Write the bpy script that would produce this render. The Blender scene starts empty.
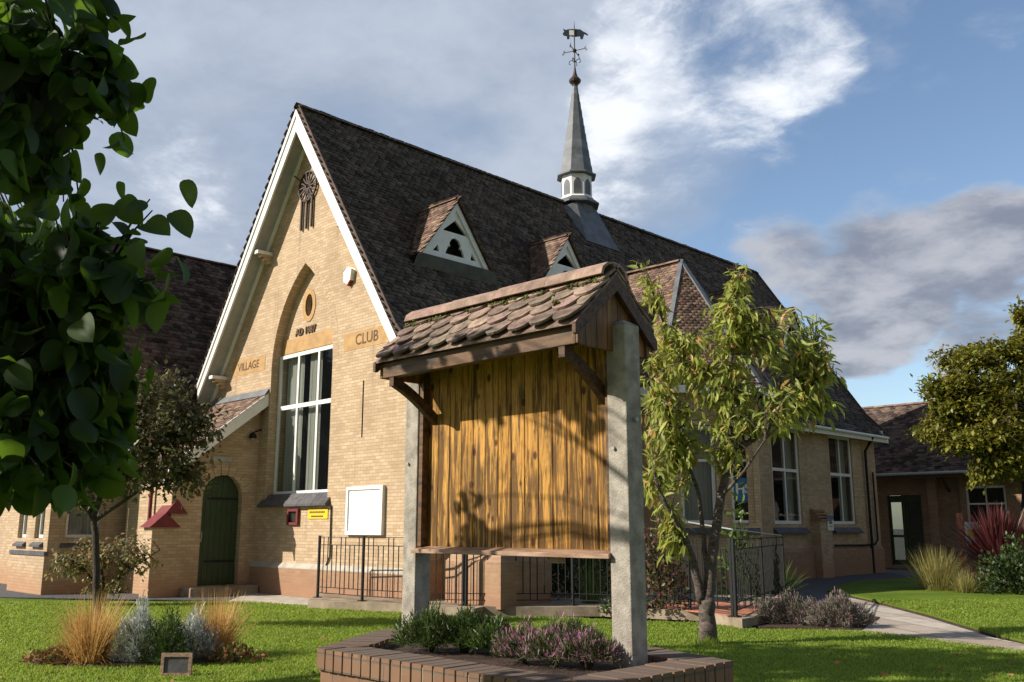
import bpy, math, random
import numpy as np
from mathutils import Vector, Matrix
from mathutils.geometry import tessellate_polygon
random.seed(7); RN = np.random.default_rng(7)
S = bpy.context.scene; COL = S.collection; R = math.radians
# ---------------- camera, light, exposure ----------------
F = 924.5; PIT = R(11.4); EYE = 1.6
cd = bpy.data.cameras.new('camera'); cam = bpy.data.objects.new('camera', cd); COL.objects.link(cam)
cam.location = (0, 0, EYE); cam.rotation_euler = (R(90) + PIT, 0, R(45))
cd.sensor_width = 36; cd.lens = F * 36 / 1024; cd.clip_start = .05; cd.clip_end = 3000
S.camera = cam
SUNV = Vector((-.62, -1, .74)).normalized()
sl = bpy.data.lights.new('sun', 'SUN'); sl.energy = 5.0; sl.angle = R(.53); sl.color = (1, .925, .81)
so = bpy.data.objects.new('sun', sl); COL.objects.link(so); so.location = (-10, -20, 30)
so.rotation_euler = SUNV.to_track_quat('Z', 'Y').to_euler()
S.view_settings.view_transform = 'Standard'; S.view_settings.look = 'None'
S.view_settings.exposure = 0.42; S.view_settings.gamma = 1
S.render.engine = 'CYCLES'

def ray(px, py):
    a = (px - 512) / F; b = -(py - 341) / F
    f = math.cos(PIT) - b * math.sin(PIT); z = math.sin(PIT) + b * math.cos(PIT); s = 2 ** -.5
    return Vector(((-f + a) * s, (f + a) * s, z))
def gp(px, py, z=0.0):            # ground point seen at a place of the survey photo
    r = ray(px, py); t = (z - EYE) / r.z
    return Vector((r.x * t, r.y * t, z))
CR = Vector((.7071, .7071, 0)); CF = Vector((-.7071, .7071, 0)); UP = Vector((0, 0, 1))
def cp(right, fwd, z): return CR * right + CF * fwd + UP * z
def at_depth(px, py, d):          # point at a horizontal distance d
    r = ray(px, py); f = -r.x * .7071 + r.y * .7071; t = d / f
    return Vector((r.x * t, r.y * t, EYE + r.z * t))

# ---------------- node helpers ----------------
class NT:
    def __init__(s, tree): s.t = tree; s.t.nodes.clear()
    def n(s, typ, **k):
        nd = s.t.nodes.new(typ)
        for a, v in k.items():
            if a.startswith('i_'):
                key = a[2:]; key = int(key) if key.isdigit() else key.replace('_', ' ')
                s.set(nd.inputs[key], v)
            else: setattr(nd, a, v)
        return nd
    def set(s, sock, v):
        if isinstance(v, bpy.types.NodeSocket): s.t.links.new(v, sock)
        elif isinstance(v, bpy.types.Node): s.t.links.new(v.outputs[0], sock)
        else:
            if isinstance(v, (tuple, list)) and len(v) == 3 and sock.type == 'RGBA': v = (*v, 1)
            sock.default_value = v
    def math(s, op, a, b=None, c=None, clamp=False):
        nd = s.n('ShaderNodeMath', operation=op, use_clamp=clamp); s.set(nd.inputs[0], a)
        if b is not None: s.set(nd.inputs[1], b)
        if c is not None: s.set(nd.inputs[2], c)
        return nd.outputs[0]
    def vm(s, op, a, b=None, out=0):
        nd = s.n('ShaderNodeVectorMath', operation=op); s.set(nd.inputs[0], a)
        if b is not None: s.set(nd.inputs['Scale' if op == 'SCALE' else 1], b)
        return nd.outputs['Value'] if op in ('DOT_PRODUCT', 'LENGTH') else nd.outputs[0]
    def mix(s, fac, a, b, bt='MIX'):
        nd = s.n('ShaderNodeMix', data_type='RGBA', blend_type=bt, clamp_factor=True)
        s.set(nd.inputs[0], fac); s.set(nd.inputs[6], a); s.set(nd.inputs[7], b); return nd.outputs[2]
    def noise(s, vec, scale, det=4, rough=.55, dist=0):
        nd = s.n('ShaderNodeTexNoise'); s.set(nd.inputs['Vector'], vec); s.set(nd.inputs['Scale'], scale)
        nd.inputs['Detail'].default_value = det; nd.inputs['Roughness'].default_value = rough
        nd.inputs['Distortion'].default_value = dist; return nd.outputs[0]
    def ss(s, x, a, b):
        nd = s.n('ShaderNodeMapRange', interpolation_type='SMOOTHSTEP'); s.set(nd.inputs[0], x)
        s.set(nd.inputs[1], a); s.set(nd.inputs[2], b); return nd.outputs[0]

# ---------------- world ----------------
def world():
    w = bpy.data.worlds.new('World'); S.world = w; w.use_nodes = True; T = NT(w.node_tree)
    out = T.n('ShaderNodeOutputWorld')
    sky = T.n('ShaderNodeTexSky', sky_type='NISHITA', sun_disc=False, sun_elevation=math.asin(SUNV.z),
              sun_rotation=math.atan2(SUNV.x, SUNV.y), air_density=1.0, dust_density=.6, ozone_density=1.5)
    bg = T.n('ShaderNodeBackground', i_Color=sky, i_Strength=.12)
    d = T.n('ShaderNodeTexCoord').outputs['Generated']
    sep = T.n('ShaderNodeSeparateXYZ'); T.set(sep.inputs[0], d)
    iz = T.math('DIVIDE', 1.0, T.math('ADD', T.math('MAXIMUM', sep.outputs[2], 0), .22))
    p = T.vm('SCALE', d, iz)
    wn = T.n('ShaderNodeTexNoise', i_Vector=p, i_Scale=2.2, i_Detail=5.0)
    pw = T.vm('ADD', p, T.vm('SCALE', T.vm('SUBTRACT', wn.outputs['Color'], (.5, .5, .5)), .18))
    dw = T.vm('NORMALIZE', T.vm('ADD', d, T.vm('SCALE', T.vm('SUBTRACT', wn.outputs['Color'], (.5, .5, .5)), .2)))
    n1 = T.noise(pw, 3.2, 8, .6); n2 = T.noise(pw, 9.0, 8, .66); n3 = T.noise(p, 1.6, 4, .5)
    def blob(px, py, a0, a1):      # soft patch of sky round one direction; a in degrees
        v = ray(px, py).normalized(); dt = T.vm('DOT_PRODUCT', dw, tuple(v))
        return T.ss(dt, math.cos(R(a1)), math.cos(R(a0)))
    def umax(*a):
        r = a[0]
        for b in a[1:]: r = T.math('MAXIMUM', r, b)
        return r
    # thin grey veil over the left and middle
    veil = umax(blob(150, 120, 14, 32), blob(420, 60, 8, 18), blob(560, 130, 5, 12), blob(-500, 100, 20, 35))
    veilf = T.math('MULTIPLY', veil, T.ss(n3, .15, .5), clamp=True)
    veilf = T.math('MULTIPLY', veilf, .93)
    # bright cumulus
    br = umax(blob(665, 75, 2, 8.5), blob(765, 40, 1, 6.5), T.math('MULTIPLY', blob(640, 175, 2, 7), .85), T.math('MULTIPLY', blob(180, 180, 1, 6), .8),
              T.math('MULTIPLY', blob(995, 45, .5, 3), .8), T.math('MULTIPLY', blob(1015, 215, .5, 3), .8), T.math('MULTIPLY', blob(720, 140, 1, 6), .9), T.math('MULTIPLY', blob(760, 225, .5, 4), .75))
    brf = T.ss(T.math('ADD', T.math('MULTIPLY', br, .62), T.math('ADD', T.math('MULTIPLY', n1, .75), T.math('MULTIPLY', n2, .55))), 1.0, 1.46)
    # grey rain clouds on the right
    dk = umax(blob(905, 262, 2, 7.6), blob(985, 240, 2, 6), blob(860, 322, 1, 5.5), T.math('MULTIPLY', blob(990, 340, 1, 4.5), .85), T.math('MULTIPLY', blob(790, 275, 1, 6), .85))
    dkf = T.ss(T.math('ADD', T.math('MULTIPLY', dk, .8), T.math('ADD', T.math('MULTIPLY', n1, .6), T.math('MULTIPLY', n2, .3))), .8, 1.15)
    back = T.ss(T.vm('DOT_PRODUCT', d, tuple(-CF)), .0, .5)     # unseen warm-grey cloud added behind the camera to mute blue shade light
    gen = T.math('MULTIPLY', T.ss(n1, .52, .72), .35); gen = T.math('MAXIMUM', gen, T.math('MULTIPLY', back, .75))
    vc = T.mix(T.ss(n1, .3, .7), (.29, .34, .43), (.42, .47, .55))
    bc = T.mix(T.ss(n1, .38, .62), (.50, .55, .63), (.78, .80, .84))
    dc = T.mix(T.ss(n1, .36, .60), (.19, .21, .265), (.40, .41, .45))
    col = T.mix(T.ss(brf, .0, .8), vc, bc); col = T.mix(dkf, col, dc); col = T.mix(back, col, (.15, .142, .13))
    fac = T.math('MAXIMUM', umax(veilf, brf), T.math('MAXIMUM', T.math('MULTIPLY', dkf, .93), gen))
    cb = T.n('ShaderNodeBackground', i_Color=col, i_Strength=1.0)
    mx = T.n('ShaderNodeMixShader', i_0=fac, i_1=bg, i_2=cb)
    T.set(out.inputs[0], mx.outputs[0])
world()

# ---------------- materials ----------------
MATS = {}
def newmat(name):
    m = bpy.data.materials.new(name); m.use_nodes = True; T = NT(m.node_tree)
    T.out = T.n('ShaderNodeOutputMaterial'); T.b = T.n('ShaderNodeBsdfPrincipled'); T.set(T.out.inputs[0], T.b.outputs[0])
    T.geo = T.n('ShaderNodeNewGeometry'); T.P = T.geo.outputs['Position']; T.isl = T.geo.outputs['Random Per Island']
    T.obp = T.n('ShaderNodeTexCoord').outputs['Object']
    MATS[name] = m; return m, T
def bump(T, h, strength, dist=.01):
    b = T.n('ShaderNodeBump'); T.set(b.inputs['Height'], h); b.inputs['Strength'].default_value = strength
    b.inputs['Distance'].default_value = dist; T.set(T.b.inputs['Normal'], b.outputs[0])
def scol(c, k): return tuple(min(1, x * k) for x in c)
def pm(name, c, var=.25, scale=6, rough=.8, bmp=.3, bscale=30, metal=0, isl=0, c2=None, dist=.01, spec=.4, stretch=None, dirt=0, dirtc=(.05, .045, .03)):
    m, T = newmat(name); vec = T.P
    if stretch:
        mp = T.n('ShaderNodeMapping', i_Vector=vec); mp.inputs['Scale'].default_value = stretch; vec = mp.outputs[0]
    n = T.noise(vec, scale, 6, .6); f = T.ss(n, .3, .7)
    col = T.mix(f, scol(c, 1 - var), c2 or scol(c, 1 + var))
    if isl:
        hs = T.n('ShaderNodeHueSaturation', i_Color=col)
        T.set(hs.inputs['Value'], T.math('ADD', T.math('MULTIPLY', T.isl, 2 * isl), 1 - isl))
        wn = T.n('ShaderNodeTexWhiteNoise', noise_dimensions='1D'); T.set(wn.inputs['W'], T.isl)
        T.set(hs.inputs['Hue'], T.math('ADD', T.math('MULTIPLY', wn.outputs[0], .05 * isl * 2), .5 - .05 * isl))
        col = hs.outputs[0]
    if dirt:
        dn = T.ss(T.noise(T.P, scale * .35, 7, .65), .5, .72); col = T.mix(T.math('MULTIPLY', dn, dirt), col, dirtc)
    T.set(T.b.inputs['Base Color'], col); T.b.inputs['Roughness'].default_value = rough
    T.b.inputs['Metallic'].default_value = metal; T.b.inputs['Specular IOR Level'].default_value = spec
    if bmp: bump(T, T.noise(vec, bscale, 5, .6), bmp, dist)
    return m
def leafmat(name, c, c2, trans=.35, rough=.45, var=.35, tc=None):
    m, T = newmat(name)
    n = T.noise(T.P, 2.2, 3); wn = T.n('ShaderNodeTexWhiteNoise', noise_dimensions='1D'); T.set(wn.inputs['W'], T.isl)
    f = T.math('ADD', T.math('MULTIPLY', T.ss(n, .3, .7), .5), T.math('MULTIPLY', T.isl, .5))
    col = T.mix(f, c, c2)
    hs = T.n('ShaderNodeHueSaturation', i_Color=col); T.set(hs.inputs['Value'], T.math('ADD', T.math('MULTIPLY', wn.outputs[0], 2 * var), 1 - var))
    col = hs.outputs[0]
    T.set(T.b.inputs['Base Color'], col); T.b.inputs['Roughness'].default_value = rough; T.b.inputs['Specular IOR Level'].default_value = .35
    tr = T.n('ShaderNodeBsdfTranslucent'); T.set(tr.inputs[0], T.mix(.5, col, tc or scol(c2, 1.9)) )
    mx = T.n('ShaderNodeMixShader', i_0=trans, i_1=T.b.outputs[0], i_2=tr.outputs[0]); T.set(T.out.inputs[0], mx.outputs[0])
    return m
def brickmat(name, c1, c2, mort, dark=.0, low=None, bw=.225, bh=.075):
    m, T = newmat(name)
    N = T.geo.outputs['True Normal']
    tan = T.vm('NORMALIZE', T.vm('CROSS_PRODUCT', (0, 0, 1), N)); u = T.vm('DOT_PRODUCT', T.P, tan)
    sp = T.n('ShaderNodeSeparateXYZ', i_Vector=T.P); cx = T.n('ShaderNodeCombineXYZ'); T.set(cx.inputs[0], u); T.set(cx.inputs[1], sp.outputs[2])
    bt = T.n('ShaderNodeTexBrick', offset=.5, squash=1.0); T.set(bt.inputs['Vector'], cx.outputs[0])
    bt.inputs['Scale'].default_value = 1; bt.inputs['Brick Width'].default_value = bw; bt.inputs['Row Height'].default_value = bh
    bt.inputs['Mortar Size'].default_value = .006; bt.inputs['Mortar Smooth'].default_value = .3; bt.inputs['Bias'].default_value = 0
    T.set(bt.inputs['Color1'], c1); T.set(bt.inputs['Color2'], c2); T.set(bt.inputs['Mortar'], mort)
    n = T.noise(T.P, .9, 6, .6); n2 = T.noise(T.P, 14, 4, .6)
    col = T.mix(T.math('MULTIPLY', T.ss(n, .42, .72), .4), bt.outputs['Color'], scol(c2, .6), 'MIX')
    col = T.mix(T.math('MULTIPLY', T.ss(n2, .45, .7), .3), col, scol(c1, .62))
    stk = T.n('ShaderNodeMapping', i_Vector=T.P); stk.inputs['Scale'].default_value = (3, 3, .35)
    col = T.mix(T.math('MULTIPLY', T.ss(T.noise(stk.outputs[0], 1, 5, .6), .56, .78), .38), col, (.13, .085, .05))
    if low:
        f = T.ss(T.math('ADD', sp.outputs[2], T.math('MULTIPLY', n, .8)), 1.2, .5)
        col = T.mix(T.math('MULTIPLY', f, .7), col, low, 'MIX')
    T.set(T.b.inputs['Base Color'], col); T.b.inputs['Roughness'].default_value = .9; T.b.inputs['Specular IOR Level'].default_value = .2
    h = T.math('ADD', T.math('MULTIPLY', bt.outputs['Fac'], -1.0), T.math('MULTIPLY', n2, .5)); bump(T, h, .5, .008)
    return m
brickmat('brick', (.60, .45, .30), (.46, .325, .20), (.35, .27, .19), low=(.40, .215, .12))
brickmat('brick_plinth', (.42, .26, .155), (.33, .195, .12), (.36, .28, .21), low=(.33, .18, .11))
brickmat('planter_brick', (.25, .145, .09), (.19, .11, .07), (.14, .11, .09))
pm('stone', (.45, .275, .12), .14, 5, .85, .35, 40, dirt=.25, dirtc=(.25, .17, .1))
pm('stone_text', (.12, .075, .04), .2, 5, .9, .1)
pm('white_paint', (.78, .77, .74), .05, 5, .5, .06, 60, dirt=.1, dirtc=(.45, .43, .38))
pm('grey_paint', (.33, .34, .33), .1, 5, .5, .1)
pm('tile_dark', (.092, .072, .060), .3, 1.5, .9, .5, 60, isl=.55, dirt=.45, dirtc=(.030, .034, .016))
pm('tile_left', (.10, .068, .055), .3, 1.5, .9, .5, 60, isl=.7, dirt=.25, dirtc=(.04, .035, .025))
pm('tile_red', (.20, .128, .095), .3, 2.5, .9, .5, 60, isl=.55, dirt=.45, dirtc=(.09, .075, .05))
pm('tile_board', (.21, .145, .11), .4, 14, .92, .9, 70, isl=.42, c2=(.36, .26, .20), dirt=.65, dirtc=(.085, .078, .045))
pm('ridge_pink', (.30, .20, .155), .3, 11, .9, .9, 60, isl=.2, dirt=.7, dirtc=(.16, .11, .08))
pm('ridge_dark', (.10, .07, .055), .3, 3, .9, .4, 50, isl=.3, dirt=.6, dirtc=(.035, .045, .015))
pm('underlay', (.03, .022, .018), .2, 3, .95, .2)
pm('lead', (.125, .135, .145), .25, 3, .62, .25, 14, metal=.0, isl=.18, spec=.5)
pm('lead_dark', (.10, .105, .115), .25, 3, .6, .25, 14, isl=.15, spec=.5)
pm('slate', (.085, .08, .085), .3, 8, .55, .4, 30, isl=.2)
pm('concrete', (.31, .275, .23), .22, 12, .92, 1.0, 110, c2=(.42, .38, .32), dirt=.6, dirtc=(.12, .115, .09), dist=.006)
pm('kerb_concrete', (.30, .24, .17), .3, 3, .92, .6, 60, dirt=.7, dirtc=(.10, .075, .05))
pm('paving_light', (.42, .38, .32), .2, 3, .9, .4, 60)
pm('black_iron', (.014, .014, .014), .2, 10, .6, .1, 60, spec=.25)
pm('iron_brown', (.05, .03, .022), .2, 10, .5, .1, 60)
pm('copper_dark', (.035, .05, .06), .2, 10, .5, .1, 60)
pm('dark_wood', (.06, .03, .017), .45, 6, .6, .4, 60, stretch=(.6, 6, 6), c2=(.13, .062, .028), isl=.1)
pm('warm_wood', (.17, .08, .03), .4, 6, .6, .4, 60, stretch=(5, 5, .6), c2=(.26, .125, .045), isl=.3, dirt=.7, dirtc=(.09, .05, .03))
pm('fascia_wood', (.065, .034, .018), .45, 3, .55, .3, 60, stretch=(1, 8, 8), c2=(.19, .09, .03), dirt=.4)
pm('shelf_wood', (.30, .17, .10), .3, 5, .55, .4, 60, stretch=(1, 8, 8), c2=(.46, .30, .20), dirt=.3)
pm('door_green', (.025, .052, .018), .15, 4, .5, .1, 50)
pm('red_paint', (.17, .022, .026), .15, 6, .6, .2)
pm('yellow_paint', (.85, .55, .02), .03, 6, .5, 0)
pm('alarm_red', (.35, .03, .02), .05, 6, .4, 0)
pm('blue_sign', (.03, .16, .36), .05, 6, .4, 0)
pm('soil', (.07, .042, .028), .5, 12, .98, 1.0, 60, dist=.04)
pm('asphalt', (.085, .085, .088), .3, 8, .9, .6, 120)
brickmat('brick_wing', (.33, .215, .135), (.25, .15, .095), (.26, .2, .15))
pm('brick_path', (.40, .17, .09), .3, 9, .9, .4, 40, isl=.2)
pm('bark_cherry', (.075, .055, .042), .45, 14, .8, .9, 40, dist=.02, stretch=(1, 1, 2.5), c2=(.17, .135, .11))
pm('bark_dark', (.05, .038, .028), .4, 14, .9, .8, 40, dist=.02)
pm('curtain', (.72, .70, .62), .1, 3, .9, .3, 6, stretch=(9, 9, .2), dist=.05)
pm('interior', (.22, .19, .15), .1, 3, .9, 0)
pm('paper', (.74, .77, .80), .06, 3, .7, 0, stretch=(20, 20, .5))
pm('moss', (.07, .085, .018), .5, 25, .95, 1, 90, c2=(.17, .16, .04), dist=.01, isl=.2)
pm('render_white', (.72, .71, .68), .05, 3, .8, .2)
leafmat('leaf_cherry', (.17, .23, .035), (.42, .43, .10), .46)
leafmat('leaf_cherry_red', (.42, .20, .07), (.48, .36, .14), .35)
leafmat('leaf_big', (.016, .034, .008), (.036, .068, .012), .42, .55, .45, tc=(.28, .50, .03))
leafmat('leaf_maple', (.085, .13, .018), (.27, .23, .035), .25)
leafmat('leaf_dull', (.055, .07, .022), (.14, .125, .05), .28)
leafmat('leaf_rose', (.08, .10, .03), (.30, .26, .12), .25)
leafmat('leaf_dark', (.022, .04, .012), (.045, .07, .02), .15)
leafmat('leaf_green', (.05, .09, .015), (.13, .19, .04), .3)
leafmat('leaf_silver', (.36, .38, .34), (.48, .50, .47), .2, .8)
leafmat('leaf_heather', (.035, .065, .012), (.075, .115, .024), .2)
leafmat('petal_purple', (.38, .12, .24), (.52, .24, .38), .35)
leafmat('petal_red', (.22, .05, .07), (.35, .10, .12), .3)
leafmat('blade_orange', (.42, .20, .05), (.66, .40, .15), .3)
leafmat('blade_olive', (.20, .19, .06), (.36, .31, .11), .3)
leafmat('blade_purple', (.06, .016, .018), (.14, .04, .04), .15, .4)
leafmat('lavender', (.11, .10, .07), (.20, .17, .14), .2, .8)
leafmat('dead_leaf', (.20, .09, .035), (.35, .18, .07), .1, .8)
leafmat('blade_grass', (.155, .235, .022), (.28, .35, .05), .45, .6, .3)

pm('far_ground', (.13, .125, .10), .25, .3, .95, .3, 5)
def lawnmat():
    m, T = newmat('lawn')
    n = T.noise(T.P, .8, 5, .6); n2 = T.noise(T.P, 9, 5, .7); n3 = T.noise(T.P, 70, 3, .7)
    c = T.mix(T.ss(n, .35, .65), (.12, .20, .016), (.19, .27, .028)); c = T.mix(T.math('MULTIPLY', T.ss(n2, .45, .75), .5), c, (.16, .19, .03))
    c = T.mix(T.math('MULTIPLY', n3, .5), c, (.04, .08, .008))
    T.set(T.b.inputs['Base Color'], c); T.b.inputs['Roughness'].default_value = .9; T.b.inputs['Specular IOR Level'].default_value = .15
    bump(T, T.math('ADD', n3, T.math('MULTIPLY', n2, .6)), .9, .03)
lawnmat()
def panelmat():
    m, T = newmat('panel_wood')
    sp = T.n('ShaderNodeSeparateXYZ', i_Vector=T.P)
    off = T.math('MULTIPLY', T.isl, 37.0)
    cx = T.n('ShaderNodeCombineXYZ'); T.set(cx.inputs[0], T.math('MULTIPLY', sp.outputs[0], 34)); T.set(cx.inputs[1], off); T.set(cx.inputs[2], T.math('MULTIPLY', sp.outputs[2], 2.6))
    g = T.noise(cx.outputs[0], 1.0, 7, .62, .6)
    cx2 = T.n('ShaderNodeCombineXYZ'); T.set(cx2.inputs[0], T.math('MULTIPLY', sp.outputs[0], 90)); T.set(cx2.inputs[1], off); T.set(cx2.inputs[2], T.math('MULTIPLY', sp.outputs[2], 3.2))
    g2 = T.noise(cx2.outputs[0], 1.0, 5, .6, 1.2)
    base = T.mix(T.ss(g2, .3, .7), (.58, .30, .062), (.34, .155, .034))
    base = T.mix(T.math('MULTIPLY', T.isl, .35), base, (.62, .36, .11))
    # grey-black weathering streaks where the varnish has gone, more towards the foot
    zz = T.ss(sp.outputs[2], 2.6, 1.45)
    w = T.ss(T.math('ADD', g, T.math('MULTIPLY', zz, .10)), .49, .62)
    w = T.math('MULTIPLY', w, .86)
    c = T.mix(w, base, T.mix(g2, (.030, .016, .007), (.13, .072, .028)))
    cx4 = T.n('ShaderNodeCombineXYZ'); T.set(cx4.inputs[0], T.math('MULTIPLY', sp.outputs[0], 150)); T.set(cx4.inputs[1], off); T.set(cx4.inputs[2], T.math('MULTIPLY', sp.outputs[2], 11))
    fk = T.ss(T.noise(cx4.outputs[0], 1.0, 4, .6), .56, .66); c = T.mix(T.math('MULTIPLY', fk, .7), c, (.05, .025, .01))
    bl_ = T.ss(T.noise(T.P, 4.5, 4, .6), .48, .68); c = T.mix(T.math('MULTIPLY', bl_, .45), c, (.07, .04, .016))
    vo = T.n('ShaderNodeTexVoronoi', feature='F1', i_Scale=1.0); cx3 = T.n('ShaderNodeCombineXYZ')
    T.set(cx3.inputs[0], T.math('MULTIPLY', sp.outputs[0], 10)); T.set(cx3.inputs[2], T.math('MULTIPLY', sp.outputs[2], 6.5)); T.set(vo.inputs['Vector'], cx3.outputs[0])
    c = T.mix(T.math('MULTIPLY', T.ss(vo.outputs['Distance'], .20, .10), .9), c, (.06, .02, .008))
    T.set(T.b.inputs['Base Color'], c); T.b.inputs['Roughness'].default_value = .75; T.b.inputs['Specular IOR Level'].default_value = .2
    bump(T, T.math('ADD', g2, g), .5, .004)
panelmat()
def flagmat():
    m, T = newmat('flagstone')
    bt = T.n('ShaderNodeTexBrick', offset=.4); mp = T.n('ShaderNodeMapping', i_Vector=T.P); mp.inputs['Rotation'].default_value = (0, 0, R(38)); T.set(bt.inputs['Vector'], mp.outputs[0])
    bt.inputs['Scale'].default_value = 1; bt.inputs['Brick Width'].default_value = .95; bt.inputs['Row Height'].default_value = .62; bt.inputs['Mortar Size'].default_value = .014
    T.set(bt.inputs['Color1'], (.54, .48, .40)); T.set(bt.inputs['Color2'], (.36, .28, .215)); T.set(bt.inputs['Mortar'], (.10, .08, .06))
    c = T.mix(T.math('MULTIPLY', T.ss(T.noise(T.P, 5, 5), .4, .7), .35), bt.outputs['Color'], (.20, .15, .11))
    T.set(T.b.inputs['Base Color'], c); T.b.inputs['Roughness'].default_value = .85
    bump(T, T.math('SUBTRACT', T.noise(T.P, 30, 4), bt.outputs['Fac']), .5, .01)
flagmat()
def glassmat():
    m, T = newmat('glass')
    T.b.inputs['Base Color'].default_value = (.012, .015, .017, 1); T.b.inputs['Roughness'].default_value = .04
    bump(T, T.noise(T.P, 1.4, 2), .05, .05)
    tr = T.n('ShaderNodeBsdfTransparent'); T.set(tr.inputs[0], (.8, .84, .83))
    mx = T.n('ShaderNodeMixShader', i_0=.66, i_1=T.b.outputs[0], i_2=tr.outputs[0]); T.set(T.out.inputs[0], mx.outputs[0])
glassmat()

# ---------------- mesh helpers ----------------
class MB:
    def __init__(s): s.v = []; s.f = []
    def add(s, vs, fs):
        o = len(s.v); s.v += [tuple(v) for v in vs]; s.f += [tuple(i + o for i in f) for f in fs]; return s
    def box(s, x0, x1, y0, y1, z0, z1):
        x0, x1 = sorted((x0, x1)); y0, y1 = sorted((y0, y1)); z0, z1 = sorted((z0, z1))
        return s.add([(x0, y0, z0), (x1, y0, z0), (x1, y1, z0), (x0, y1, z0), (x0, y0, z1), (x1, y0, z1), (x1, y1, z1), (x0, y1, z1)],
                     [(3, 2, 1, 0), (4, 5, 6, 7), (0, 1, 5, 4), (1, 2, 6, 5), (2, 3, 7, 6), (3, 0, 4, 7)])
    def fbox(s, O, U, V, W, u0, u1, v0, v1, w0, w1):
        c = [O + U * u + V * v + W * w for w in (w0, w1) for u, v in ((u0, v0), (u1, v0), (u1, v1), (u0, v1))]
        return s.add(c, [(3, 2, 1, 0), (4, 5, 6, 7), (0, 1, 5, 4), (1, 2, 6, 5), (2, 3, 7, 6), (3, 0, 4, 7)])
    def bar(s, a, b, w, h=None, up=UP):
        a = Vector(a); b = Vector(b); h = h or w; d = (b - a); L = d.length; d.normalize()
        if abs(d.dot(up)) > .95: up = Vector((1, 0, 0))
        sx = d.cross(up).normalized(); sy = sx.cross(d).normalized()
        return s.fbox(a, d, sx, sy, 0, L, -w / 2, w / 2, -h / 2, h / 2)
    def tube(s, pts, rad, n=8, cap=True):
        pts = [Vector(p) for p in pts]; k = len(pts)
        if not hasattr(rad, '__len__'): rad = [rad] * k
        o = len(s.v); up = None
        for i, p in enumerate(pts):
            d = (pts[min(i + 1, k - 1)] - pts[max(i - 1, 0)]).normalized()
            if up is None: up = Vector((0, 0, 1)) if abs(d.z) < .9 else Vector((1, 0, 0))
            x = d.cross(up).normalized(); y = x.cross(d).normalized(); up = y
            for j in range(n):
                a = 2 * math.pi * j / n; s.v.append(tuple(p + (x * math.cos(a) + y * math.sin(a)) * rad[i]))
        for i in range(k - 1):
            for j in range(n):
                a = o + i * n + j; b = o + i * n + (j + 1) % n; s.f.append((a, b, b + n, a + n))
        if cap: s.f.append(tuple(o + j for j in range(n))[::-1]); s.f.append(tuple(o + (k - 1) * n + j for j in range(n)))
        return s
    def lathe(s, c, prof, n=12, rot=0):   # prof list of (r, z)
        c = Vector(c); o = len(s.v)
        for r, z in prof:
            for j in range(n):
                a = rot + 2 * math.pi * j / n; s.v.append((c.x + r * math.cos(a), c.y + r * math.sin(a), c.z + z))
        for i in range(len(prof) - 1):
            for j in range(n):
                a = o + i * n + j; b = o + i * n + (j + 1) % n; s.f.append((a, b, b + n, a + n))
        s.f.append(tuple(o + j for j in range(n))[::-1]); s.f.append(tuple(o + (len(prof) - 1) * n + j for j in range(n))); return s
    def slab(s, outer, O, U, V, W, th, holes=()):   # polygon with holes, front at W=0, back at -th
        loops = [list(outer)] + [list(h) for h in holes]; fl = [p for l in loops for p in l]; n = len(fl)
        tris = tessellate_polygon([[Vector((p[0], p[1], 0)) for p in l] for l in loops]); o = len(s.v)
        for w in (0, -th):
            for p in fl: s.v.append(tuple(O + U * p[0] + V * p[1] + W * w))
        for t in tris:
            a, b, c = (Vector(s.v[o + i]) for i in t); nn = (b - a).cross(c - a)
            t = t if nn.dot(W) > 0 else t[::-1]
            s.f.append(tuple(o + i for i in t)); s.f.append(tuple(o + n + i for i in t[::-1]))
        i0 = 0
        for l in loops:
            m = len(l)
            for i in range(m):
                a = o + i0 + i; b = o + i0 + (i + 1) % m; s.f.append((a, b, b + n, a + n))
            i0 += m
        return s
    def obj(s, name, mat, parent=None, smooth=False, bevel=0):
        me = bpy.data.meshes.new(name); me.from_pydata(s.v, [], s.f); me.update()
        return link(name, me, mat, parent, smooth, bevel)
def link(name, me, mat, parent=None, smooth=False, bevel=0):
    if isinstance(mat, str): mat = MATS[mat]
    me.materials.append(mat); o = bpy.data.objects.new(name, me); COL.objects.link(o)
    if smooth: me.polygons.foreach_set('use_smooth', [True] * len(me.polygons))
    if bevel:
        b = o.modifiers.new('bevel', 'BEVEL'); b.width = bevel; b.segments = 2; b.limit_method = 'ANGLE'
    if parent is not None:
        o.parent = parent
        if parent.type == 'EMPTY': o.location = -parent.location
    return o
def npobj(name, V, Fa, mat, parent=None, smooth=False):   # V (n,3), Fa (m,k) same-size faces
    me = bpy.data.meshes.new(name); V = np.asarray(V, np.float32); Fa = np.asarray(Fa, np.int32); m, k = Fa.shape
    me.vertices.add(len(V)); me.vertices.foreach_set('co', V.ravel())
    me.loops.add(m * k); me.loops.foreach_set('vertex_index', Fa.ravel())
    me.polygons.add(m); me.polygons.foreach_set('loop_start', np.arange(0, m * k, k, dtype=np.int32))
    me.update(calc_edges=True); me.validate()
    return link(name, me, mat, parent, smooth)
def tag(o, label=None, cat=None, group=None, kind=None):
    if label: o['label'] = label
    if cat: o['category'] = cat
    if group: o['group'] = group
    if kind: o['kind'] = kind
    return o
def thing(name, label, cat, loc=(0, 0, 0), group=None):
    o = bpy.data.objects.new(name, None); COL.objects.link(o); o.location = loc; o.empty_display_size = .3
    return tag(o, label, cat, group)
def struct(name, mb, mat): return tag(mb.obj(name, mat), kind='structure')
KIDS = {}
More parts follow.
